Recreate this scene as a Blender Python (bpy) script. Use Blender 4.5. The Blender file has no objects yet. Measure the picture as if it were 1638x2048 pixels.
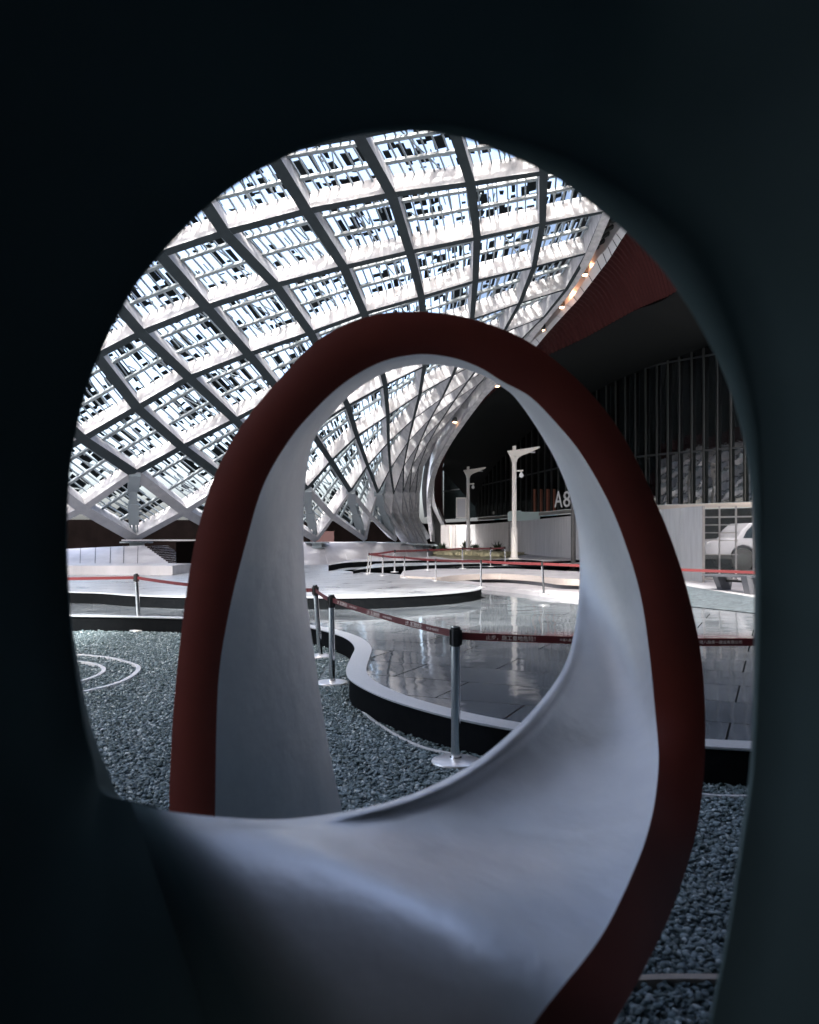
import bpy, bmesh, math, random
import numpy as np
from mathutils import Vector, Matrix
R = math.radians
random.seed(7); rng = np.random.default_rng(7)
C = bpy.context.scene.collection
SC = bpy.context.scene

# ---------------- camera, world, sun, exposure ----------------
FPX, CX, HY, EYE = 1650.0, 819.0, 1075.0, 1.56
cam = bpy.data.cameras.new('camera'); co = bpy.data.objects.new('camera', cam); C.objects.link(co)
co.location = (0, 0, EYE); co.rotation_euler = (R(90), 0, 0)
cam.sensor_fit = 'VERTICAL'; cam.sensor_height = 36; cam.sensor_width = 28.8
cam.lens = FPX / 2048 * 36
cam.shift_y = (HY - 1024) / 2048
cam.clip_start = 0.05; cam.clip_end = 2000
cam.dof.use_dof = True; cam.dof.focus_distance = 10.0; cam.dof.aperture_fstop = 2.6
SC.camera = co
SUN_EL, SUN_AZ = 50.0, -165.0         # azimuth from +Y, negative = to the left
w = bpy.data.worlds.new('World'); SC.world = w; w.use_nodes = True
nt = w.node_tree; nt.nodes.clear()
sky = nt.nodes.new('ShaderNodeTexSky'); sky.sky_type = 'NISHITA'; sky.sun_disc = False
sky.sun_elevation = R(SUN_EL); sky.sun_rotation = R(SUN_AZ)
sky.dust_density = 6.0; sky.air_density = .8
bg = nt.nodes.new('ShaderNodeBackground'); bg.inputs[1].default_value = 0.15
wo = nt.nodes.new('ShaderNodeOutputWorld')
nt.links.new(sky.outputs[0], bg.inputs[0]); nt.links.new(bg.outputs[0], wo.inputs[0])
sl = bpy.data.lights.new('sun', 'SUN'); sl.energy = 2.0; sl.angle = R(5); sl.color = (1, .97, .93)
so = bpy.data.objects.new('sun', sl); C.objects.link(so)
sdir = Vector((math.sin(R(SUN_AZ))*math.cos(R(SUN_EL)), math.cos(R(SUN_AZ))*math.cos(R(SUN_EL)), math.sin(R(SUN_EL))))
so.rotation_euler = sdir.to_track_quat('Z', 'Y').to_euler()
SC.view_settings.view_transform = 'Standard'; SC.view_settings.look = 'None'
SC.view_settings.gamma = 1; SC.view_settings.exposure = 2.5
SC.render.engine = 'CYCLES'
SC.cycles.max_bounces = 6; SC.cycles.diffuse_bounces = 3; SC.cycles.glossy_bounces = 3

# ---------------- helpers ----------------
def Wp(px, py, D):                      # where a sight line reaches depth D
    return Vector(((px-CX)*D/FPX, D, EYE+(HY-py)*D/FPX))
def Gp(px, py, z=0.0):                  # where it meets a level surface
    D = (EYE-z)*FPX/(py-HY)
    return Vector(((px-CX)*D/FPX, D, z))
def lerp(a, b, t): return a+(b-a)*t
def interp(tab, x):
    xs = [t[0] for t in tab]; ys = [t[1] for t in tab]
    o = np.argsort(xs); return float(np.interp(x, np.array(xs)[o], np.array(ys)[o]))
def catmull(pts, n):
    P = [Vector(p) for p in pts]; out = []
    for k in range(len(P)-1):
        p0 = P[max(k-1, 0)]; p1 = P[k]; p2 = P[k+1]; p3 = P[min(k+2, len(P)-1)]
        for s in range(n):
            t = s/n; t2 = t*t; t3 = t2*t
            out.append(0.5*((2*p1)+(p2-p0)*t+(2*p0-5*p1+4*p2-p3)*t2+(3*p1-p0-3*p2+p3)*t3))
    out.append(P[-1]); return out

class MB:
    def __init__(s): s.v = []; s.f = []; s.m = []
    def add(s, vs, fs, m=0):
        b = len(s.v); s.v += [tuple(v) for v in vs]
        s.f += [tuple(b+i for i in f) for f in fs]; s.m += [m]*len(fs)
    def quad(s, a, b, c, d, m=0): s.add([a, b, c, d], [(0, 1, 2, 3)], m)
    def box(s, c, sx, sy, sz, ax=None, m=0):
        c = Vector(c); X, Y, Z = ax or (Vector((1,0,0)), Vector((0,1,0)), Vector((0,0,1)))
        vs = [c+X*(sx/2*i)+Y*(sy/2*j)+Z*(sz/2*k) for k in (-1,1) for j in (-1,1) for i in (-1,1)]
        s.add(vs, [(0,2,3,1),(4,5,7,6),(0,1,5,4),(2,6,7,3),(0,4,6,2),(1,3,7,5)], m)
    def beam(s, a, b, w, h, up=Vector((0,0,1)), m=0):
        a = Vector(a); b = Vector(b); Y = (b-a); L = Y.length
        if L < 1e-6: return
        Y.normalize(); X = Y.cross(up)
        if X.length < 1e-4: X = Y.cross(Vector((1,0,0)))
        X.normalize(); Z = X.cross(Y)
        s.box((a+b)/2, w, L, h, (X, Y, Z), m)
    def tube(s, pts, r, n=10, caps=True, m=0, r2=None):
        pts = [Vector(p) for p in pts]; k = len(pts); vs = []
        for i, p in enumerate(pts):
            d = (pts[min(i+1, k-1)]-pts[max(i-1, 0)]).normalized()
            X = d.cross(Vector((0, 0, 1)))
            if X.length < 0.05: X = Vector((1, 0, 0))
            X.normalize(); Y = X.cross(d)
            rr = r[i] if isinstance(r, (list, tuple)) else r
            vs += [p+X*(rr*math.cos(2*math.pi*q/n))+Y*(rr*math.sin(2*math.pi*q/n)) for q in range(n)]
        fs = [(i*n+q, i*n+(q+1) % n, (i+1)*n+(q+1) % n, (i+1)*n+q) for i in range(k-1) for q in range(n)]
        if caps: fs += [tuple(range(n))[::-1], tuple((k-1)*n+q for q in range(n))]
        s.add(vs, fs, m)
    def lathe(s, c, prof, n=32, m=0):
        c = Vector(c); vs = []; k = len(prof)
        for (r, z) in prof:
            vs += [c+Vector((r*math.cos(2*math.pi*q/n), r*math.sin(2*math.pi*q/n), z)) for q in range(n)]
        fs = [(i*n+q, i*n+(q+1) % n, (i+1)*n+(q+1) % n, (i+1)*n+q) for i in range(k-1) for q in range(n)]
        fs += [tuple(range(n))[::-1], tuple((k-1)*n+q for q in range(n))]
        s.add(vs, fs, m)
    def prism(s, outline, z0, z1, m_side=0, m_top=0, top=True, bottom=False):
        n = len(outline); a = [Vector((p[0], p[1], z0)) for p in outline]; b = [Vector((p[0], p[1], z1)) for p in outline]
        s.add(a+b, [(i, (i+1) % n, n+(i+1) % n, n+i) for i in range(n)], m_side)
        if top: s.add(b, [tuple(range(n))], m_top)
        if bottom: s.add(a, [tuple(range(n))[::-1]], m_side)
    def loft(s, rows, m=0, closed=False):
        k = len(rows); n = len(rows[0]); vs = [p for r in rows for p in r]
        fs = []
        for i in range(k-1):
            for q in range(n if closed else n-1):
                q2 = (q+1) % n; fs.append((i*n+q, i*n+q2, (i+1)*n+q2, (i+1)*n+q))
        s.add(vs, fs, m)
    def build(s, name, mats, parent=None, smooth=False, fix=False):
        me = bpy.data.meshes.new(name); me.from_pydata(s.v, [], s.f)
        if not isinstance(mats, (list, tuple)): mats = [mats]
        for m in mats: me.materials.append(m)
        me.polygons.foreach_set('material_index', s.m)
        if smooth: me.polygons.foreach_set('use_smooth', [True]*len(s.f))
        if fix:
            bm = bmesh.new(); bm.from_mesh(me); bmesh.ops.remove_doubles(bm, verts=bm.verts, dist=1e-5)
            bmesh.ops.recalc_face_normals(bm, faces=bm.faces); bm.to_mesh(me); bm.free()
        me.update()
        o = bpy.data.objects.new(name, me); C.objects.link(o)
        if parent:
            o.parent = parent; o.matrix_parent_inverse = Matrix.Translation(-parent.location)
        return o
def edge_smooth(o, deg=35):
    me = o.data
    me.polygons.foreach_set('use_smooth', [True]*len(me.polygons))
    me.set_sharp_from_angle(angle=R(deg)); return o
def tag(o, label=None, cat=None, group=None, kind=None):
    if label: o['label'] = label
    if cat: o['category'] = cat
    if group: o['group'] = group
    if kind: o['kind'] = kind
    return o
def thing(name, loc, label, cat, group=None):
    o = bpy.data.objects.new(name, None); C.objects.link(o); o.location = loc; o.empty_display_size = .2
    return tag(o, label, cat, group)

# ---------------- materials ----------------
def mat(name, col, rough=.6, metal=0, spec=.5, noise=None, bump=None, coat=0, emit=None):
    """noise=(scale, amount, colour2, stretch) mottles the colour; bump=(scale, strength, distance)"""
    m = bpy.data.materials.new(name); m.use_nodes = True; t = m.node_tree; b = t.nodes['Principled BSDF']
    b.inputs['Base Color'].default_value = (*col, 1); b.inputs['Roughness'].default_value = rough
    b.inputs['Metallic'].default_value = metal; b.inputs['Specular IOR Level'].default_value = spec
    b.inputs['Coat Weight'].default_value = coat
    tc = t.nodes.new('ShaderNodeNewGeometry')
    if noise:
        mp = t.nodes.new('ShaderNodeMapping'); mp.inputs['Scale'].default_value = noise[3] if len(noise) > 3 else (1, 1, 1)
        t.links.new(tc.outputs['Position'], mp.inputs[0])
        n = t.nodes.new('ShaderNodeTexNoise'); n.inputs['Scale'].default_value = noise[0]; n.inputs['Detail'].default_value = 6
        n.inputs['Roughness'].default_value = .65
        t.links.new(mp.outputs[0], n.inputs['Vector'])
        rp = t.nodes.new('ShaderNodeValToRGB'); rp.color_ramp.elements[0].position = .5-noise[1]/2; rp.color_ramp.elements[1].position = .5+noise[1]/2
        rp.color_ramp.elements[0].color = (*noise[2], 1); rp.color_ramp.elements[1].color = (*col, 1)
        t.links.new(n.outputs[0], rp.inputs[0]); t.links.new(rp.outputs[0], b.inputs['Base Color'])
    if bump:
        n2 = t.nodes.new('ShaderNodeTexNoise'); n2.inputs['Scale'].default_value = bump[0]; n2.inputs['Detail'].default_value = 4
        t.links.new(tc.outputs['Position'], n2.inputs['Vector'])
        bp = t.nodes.new('ShaderNodeBump'); bp.inputs['Strength'].default_value = bump[1]; bp.inputs['Distance'].default_value = bump[2]
        t.links.new(n2.outputs[0], bp.inputs['Height']); t.links.new(bp.outputs[0], b.inputs['Normal'])
    if emit:
        b.inputs['Emission Color'].default_value = (*emit[0], 1); b.inputs['Emission Strength'].default_value = emit[1]
    return m
M = {}
M['white_paint'] = mat('sculpture_white', (.84,.85,.86), .30, metal=.6, noise=(3.0,.5,(.70,.72,.75)), bump=(3.0,.35,.05))
M['red_paint'] = mat('sculpture_red', (.27,.050,.030), .5, noise=(2.2,.6,(.18,.033,.021)), bump=(90,.05,.002))
M['shade_dark'] = mat('sculpture_dark_shade', (.088,.128,.125), .75, spec=.12, noise=(2,.6,(.07,.105,.10)), bump=(60,.05,.002))  # the near loop's shade is put into this base colour; shell shares it
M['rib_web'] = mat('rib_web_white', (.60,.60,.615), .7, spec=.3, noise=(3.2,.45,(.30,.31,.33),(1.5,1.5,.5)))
M['rib_shade_face'] = mat('rib_flange_shaded', (.034,.045,.052), .8, spec=.15, noise=(3,.5,(.024,.032,.037)))  # shade on the rib undersides painted into the flange colour
M['rib_lit_foot'] = mat('rib_foot_lit', (.34,.35,.37), .6, noise=(3,.5,(.24,.25,.27)))  # lowest flanges coloured lighter for the light bounced off the ground
M['rod'] = mat('grille_rod', (.22,.26,.28), .4)
M['panel'] = mat('screen_panel', (.006,.009,.010), .9, spec=.1)
M['white_wall'] = mat('white_cladding', (.48,.48,.50), .5, noise=(1.2,.5,(.30,.30,.32),(1,1,.25)))
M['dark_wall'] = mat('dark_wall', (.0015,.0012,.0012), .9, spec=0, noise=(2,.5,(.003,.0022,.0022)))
M['black_stone'] = mat('black_granite', (.003,.004,.005), .8, spec=.03, noise=(14,.4,(.006,.007,.008)))
M['kerb'] = mat('pale_granite', (.40,.43,.46), .35, noise=(40,.5,(.30,.33,.36)))
M['steel'] = mat('stainless', (.82,.82,.83), .17, metal=1, bump=(200,.03,.0005))
M['head'] = mat('black_plastic', (.012,.013,.014), .4)
M['belt'] = mat('red_webbing', (.085,.004,.006), .6)
M['belt_text'] = mat('belt_print', (.85,.80,.72), .6)
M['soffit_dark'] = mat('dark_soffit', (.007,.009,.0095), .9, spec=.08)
M['fascia'] = mat('fascia_metal', (.55,.56,.58), .35, metal=.2)
M['lamp_white'] = mat('lamp_paint', (.72,.69,.64), .4)
M['lamp_dark'] = mat('lamp_dark', (.06,.06,.06), .4)
M['sign_grey'] = mat('sign_grey', (.50,.50,.52), .5)
M['fin'] = mat('fin_metal', (.035,.038,.038), .6, spec=.2)
M['letters'] = mat('white_letters', (.8,.8,.8), .5)
M['beige'] = mat('beige_sill', (.50,.46,.43), .5)
M['gap_dark'] = mat('gutter_dark', (.03,.035,.04), .6)
M['bench'] = mat('bench_grey', (.10,.105,.12), .5)
M['glow'] = mat('downlight', (.9,.6,.4), .5, emit=((1,.50,.26), 3.5))
M['edging'] = mat('steel_edging', (.60,.62,.64), .35, metal=.3)
M['edging_warm'] = mat('edging_timber', (.28,.24,.21), .6)
M['leaf'] = mat('agave_leaf', (.025,.045,.022), .5)
M['grass'] = mat('dry_grass', (.30,.28,.18), .8)
M['soil'] = mat('planter_soil', (.24,.22,.15), .9, noise=(8,.5,(.13,.13,.08)))
M['car_white'] = mat('car_white', (.22,.22,.24), .3, coat=.5)
M['car_glass'] = mat('car_glass', (.01,.015,.02), .08)
M['tyre'] = mat('tyre', (.012,.012,.012), .7)
M['teal'] = mat('teal_sheet', (.75,.92,.92), .4)
M['teal_dark'] = mat('teal_column', (.08,.22,.27), .4)
M['orange'] = mat('orange_blind', (.30,.10,.06), .6)
M['frame_pale'] = mat('frame_pale', (.25,.24,.24), .5)
# corrugated red soffit
m = mat('red_soffit', (.032,.006,.006), .8, spec=.15); M['red_soffit'] = m; t = m.node_tree; b = t.nodes['Principled BSDF']
g = [n for n in t.nodes if n.type == 'NEW_GEOMETRY'][0]
# polished dark paving with joints
m = bpy.data.materials.new('polished_paving'); m.use_nodes = True; t = m.node_tree; b = t.nodes['Principled BSDF']; M['tiles'] = m
def N(t, ty, **k):
    n = t.nodes.new(ty)
    for a, v in k.items(): setattr(n, a, v)
    return n
g = N(t, 'ShaderNodeNewGeometry'); mp = N(t, 'ShaderNodeMapping'); mp.inputs['Rotation'].default_value = (0, 0, R(24)); mp.inputs['Location'].default_value = (.3, .15, 0)
t.links.new(g.outputs['Position'], mp.inputs[0])
br = N(t, 'ShaderNodeTexBrick'); br.offset = .5; br.inputs['Scale'].default_value = 1.0; br.inputs['Mortar Size'].default_value = .008
br.inputs['Brick Width'].default_value = 1.5; br.inputs['Row Height'].default_value = .8; br.inputs['Mortar Smooth'].default_value = .1
br.inputs['Color1'].default_value = (.2,.2,.2,1); br.inputs['Color2'].default_value = (.8,.8,.8,1); br.inputs['Mortar'].default_value = (0,0,0,1)
t.links.new(mp.outputs[0], br.inputs['Vector'])
no = N(t, 'ShaderNodeTexNoise'); no.inputs['Scale'].default_value = 1.3; no.inputs['Detail'].default_value = 7; t.links.new(mp.outputs[0], no.inputs['Vector'])
cr = N(t, 'ShaderNodeValToRGB'); cr.color_ramp.elements[0].color = (.085,.10,.115,1); cr.color_ramp.elements[1].color = (.17,.195,.215,1)
cr.color_ramp.elements[0].position = .35; cr.color_ramp.elements[1].position = .65
t.links.new(no.outputs[0], cr.inputs[0])
mx = N(t, 'ShaderNodeMix', data_type='RGBA'); mx.inputs[7].default_value = (.006,.007,.008,1)
t.links.new(br.outputs['Fac'], mx.inputs[0]); t.links.new(cr.outputs[0], mx.inputs[6]); t.links.new(mx.outputs[2], b.inputs['Base Color'])
rr = N(t, 'ShaderNodeMapRange'); rr.inputs[3].default_value = .02; rr.inputs[4].default_value = .11; t.links.new(no.outputs[0], rr.inputs[0]); t.links.new(rr.outputs[0], b.inputs['Roughness'])
b.inputs['Specular IOR Level'].default_value = .9; b.inputs['IOR'].default_value = 2.3
n2 = N(t, 'ShaderNodeTexNoise'); n2.inputs['Scale'].default_value = 2.5; n2.inputs['Detail'].default_value = 1; t.links.new(g.outputs['Position'], n2.inputs['Vector'])
# each slab tips a hair its own way
wn = N(t, 'ShaderNodeVectorMath', operation='SCALE'); wn.inputs[3].default_value = 1
ad = N(t, 'ShaderNodeMath', operation='MULTIPLY_ADD'); ad.inputs[1].default_value = -.35
t.links.new(br.outputs['Fac'], ad.inputs[0]); t.links.new(n2.outputs[0], ad.inputs[2])
bp = N(t, 'ShaderNodeBump'); bp.inputs['Strength'].default_value = .25; bp.inputs['Distance'].default_value = .012
t.links.new(ad.outputs[0], bp.inputs['Height']); t.links.new(bp.outputs[0], b.inputs['Normal'])
t.nodes.remove(wn)
sp = N(t, 'ShaderNodeMapRange'); sp.inputs[3].default_value = .9; sp.inputs[4].default_value = .0; t.links.new(br.outputs['Fac'], sp.inputs[0]); t.links.new(sp.outputs[0], b.inputs['Specular IOR Level'])
b2 = N(t, 'ShaderNodeVectorMath', operation='SUBTRACT'); b2.inputs[1].default_value = (.5, .5, .5); t.links.new(br.outputs['Color'], b2.inputs[0])
b3 = N(t, 'ShaderNodeVectorMath', operation='MULTIPLY'); b3.inputs[1].default_value = (.030, -.022, 0); t.links.new(b2.outputs[0], b3.inputs[0])
b4 = N(t, 'ShaderNodeVectorMath', operation='ADD'); t.links.new(bp.outputs[0], b4.inputs[0]); t.links.new(b3.outputs[0], b4.inputs[1]); t.links.new(b4.outputs[0], b.inputs['Normal'])
# pale terrace paving (second level)
m2 = m.copy(); m2.name = 'pale_paving'; M['pale_tiles'] = m2; t = m2.node_tree
for n in t.nodes:
    if n.type == 'VALTORGB': n.color_ramp.elements[0].color = (.20,.215,.23,1); n.color_ramp.elements[1].color = (.33,.35,.37,1)
    if n.type == 'MAP_RANGE' and n.inputs[3].default_value < .1: n.inputs[3].default_value = .2; n.inputs[4].default_value = .42
    if n.type == 'BUMP': n.inputs['Strength'].default_value = .05
# gravel bed: pebble cells
m = bpy.data.materials.new('gravel'); m.use_nodes = True; t = m.node_tree; b = t.nodes['Principled BSDF']; M['gravel'] = m
g = N(t, 'ShaderNodeNewGeometry'); vo = N(t, 'ShaderNodeTexVoronoi'); vo.inputs['Scale'].default_value = 48; t.links.new(g.outputs['Position'], vo.inputs['Vector'])
cr = N(t, 'ShaderNodeValToRGB'); cr.color_ramp.elements[0].color = (.045,.068,.075,1); cr.color_ramp.elements[1].color = (.21,.275,.30,1)
sp = N(t, 'ShaderNodeSeparateColor'); t.links.new(vo.outputs['Color'], sp.inputs[0]); t.links.new(sp.outputs[0], cr.inputs[0])
t.links.new(cr.outputs[0], b.inputs['Base Color']); b.inputs['Roughness'].default_value = .55
bp = N(t, 'ShaderNodeBump', invert=True); bp.inputs['Strength'].default_value = 1; bp.inputs['Distance'].default_value = .03
t.links.new(vo.outputs['Distance'], bp.inputs['Height']); t.links.new(bp.outputs[0], b.inputs['Normal'])
M['dark_red'] = mat('dark_red_wall', (.02,.004,.004), .8)
M['gravel_grey'] = m.copy(); M['gravel_grey'].name = 'gravel_grey'
for n in M['gravel_grey'].node_tree.nodes:
    if n.type == 'VALTORGB': n.color_ramp.elements[0].color = (.03,.042,.05,1); n.color_ramp.elements[1].color = (.11,.135,.15,1)
    if n.type == 'TEX_VORONOI': n.inputs['Scale'].default_value = 13
M['stone'] = mat('pebble', (.24,.31,.33), .5); t = M['stone'].node_tree; b = t.nodes['Principled BSDF']
at = N(t, 'ShaderNodeAttribute', attribute_name='tone'); cr = N(t, 'ShaderNodeValToRGB')
cr.color_ramp.elements[0].color = (.04,.07,.072,1); cr.color_ramp.elements[1].color = (.40,.47,.49,1); e = cr.color_ramp.elements.new(.8); e.color = (.145,.205,.23,1)
t.links.new(at.outputs['Fac'], cr.inputs[0]); t.links.new(cr.outputs[0], b.inputs['Base Color'])
# dark facade glass
M['glass_dark'] = mat('facade_glass', (.008,.012,.014), .03, spec=1.0, bump=(.9,.25,.03))
# clear hoarding glass
m = bpy.data.materials.new('clear_sheet'); m.use_nodes = True; t = m.node_tree; b = t.nodes['Principled BSDF']; M['clear'] = m
b.inputs['Base Color'].default_value = (.2,.24,.26,1); b.inputs['Roughness'].default_value = .05; b.inputs['Alpha'].default_value = .12
M['glass_dark'].node_tree.nodes['Principled BSDF'].inputs['IOR'].default_value = 2.6
M['frosted'] = mat('frosted_sheet', (.40,.42,.45), .45, noise=(3,.6,(.26,.28,.30),(2,2,.3)))

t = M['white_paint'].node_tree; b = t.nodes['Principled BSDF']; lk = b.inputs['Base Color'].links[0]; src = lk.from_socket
at = N(t, 'ShaderNodeAttribute', attribute_name='shade_fade'); mx = N(t, 'ShaderNodeMix', data_type='RGBA'); mx.inputs[7].default_value = (.082,.12,.118,1)  # white fades to dark at the ribbon's end: shading put into the colour
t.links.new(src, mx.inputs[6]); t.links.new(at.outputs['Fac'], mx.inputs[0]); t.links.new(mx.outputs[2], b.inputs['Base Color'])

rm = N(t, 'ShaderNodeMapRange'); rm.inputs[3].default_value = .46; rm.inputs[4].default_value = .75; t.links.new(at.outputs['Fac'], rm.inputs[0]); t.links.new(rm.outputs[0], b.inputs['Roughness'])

M['board_white'] = mat('board_white', (.68,.68,.70), .55, noise=(1.6,.55,(.46,.47,.49),(2.5,2.5,.35)))

mm = N(t, 'ShaderNodeMapRange'); mm.inputs[3].default_value = .6; mm.inputs[4].default_value = 0; t.links.new(at.outputs['Fac'], mm.inputs[0]); t.links.new(mm.outputs[0], b.inputs['Metallic'])

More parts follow.
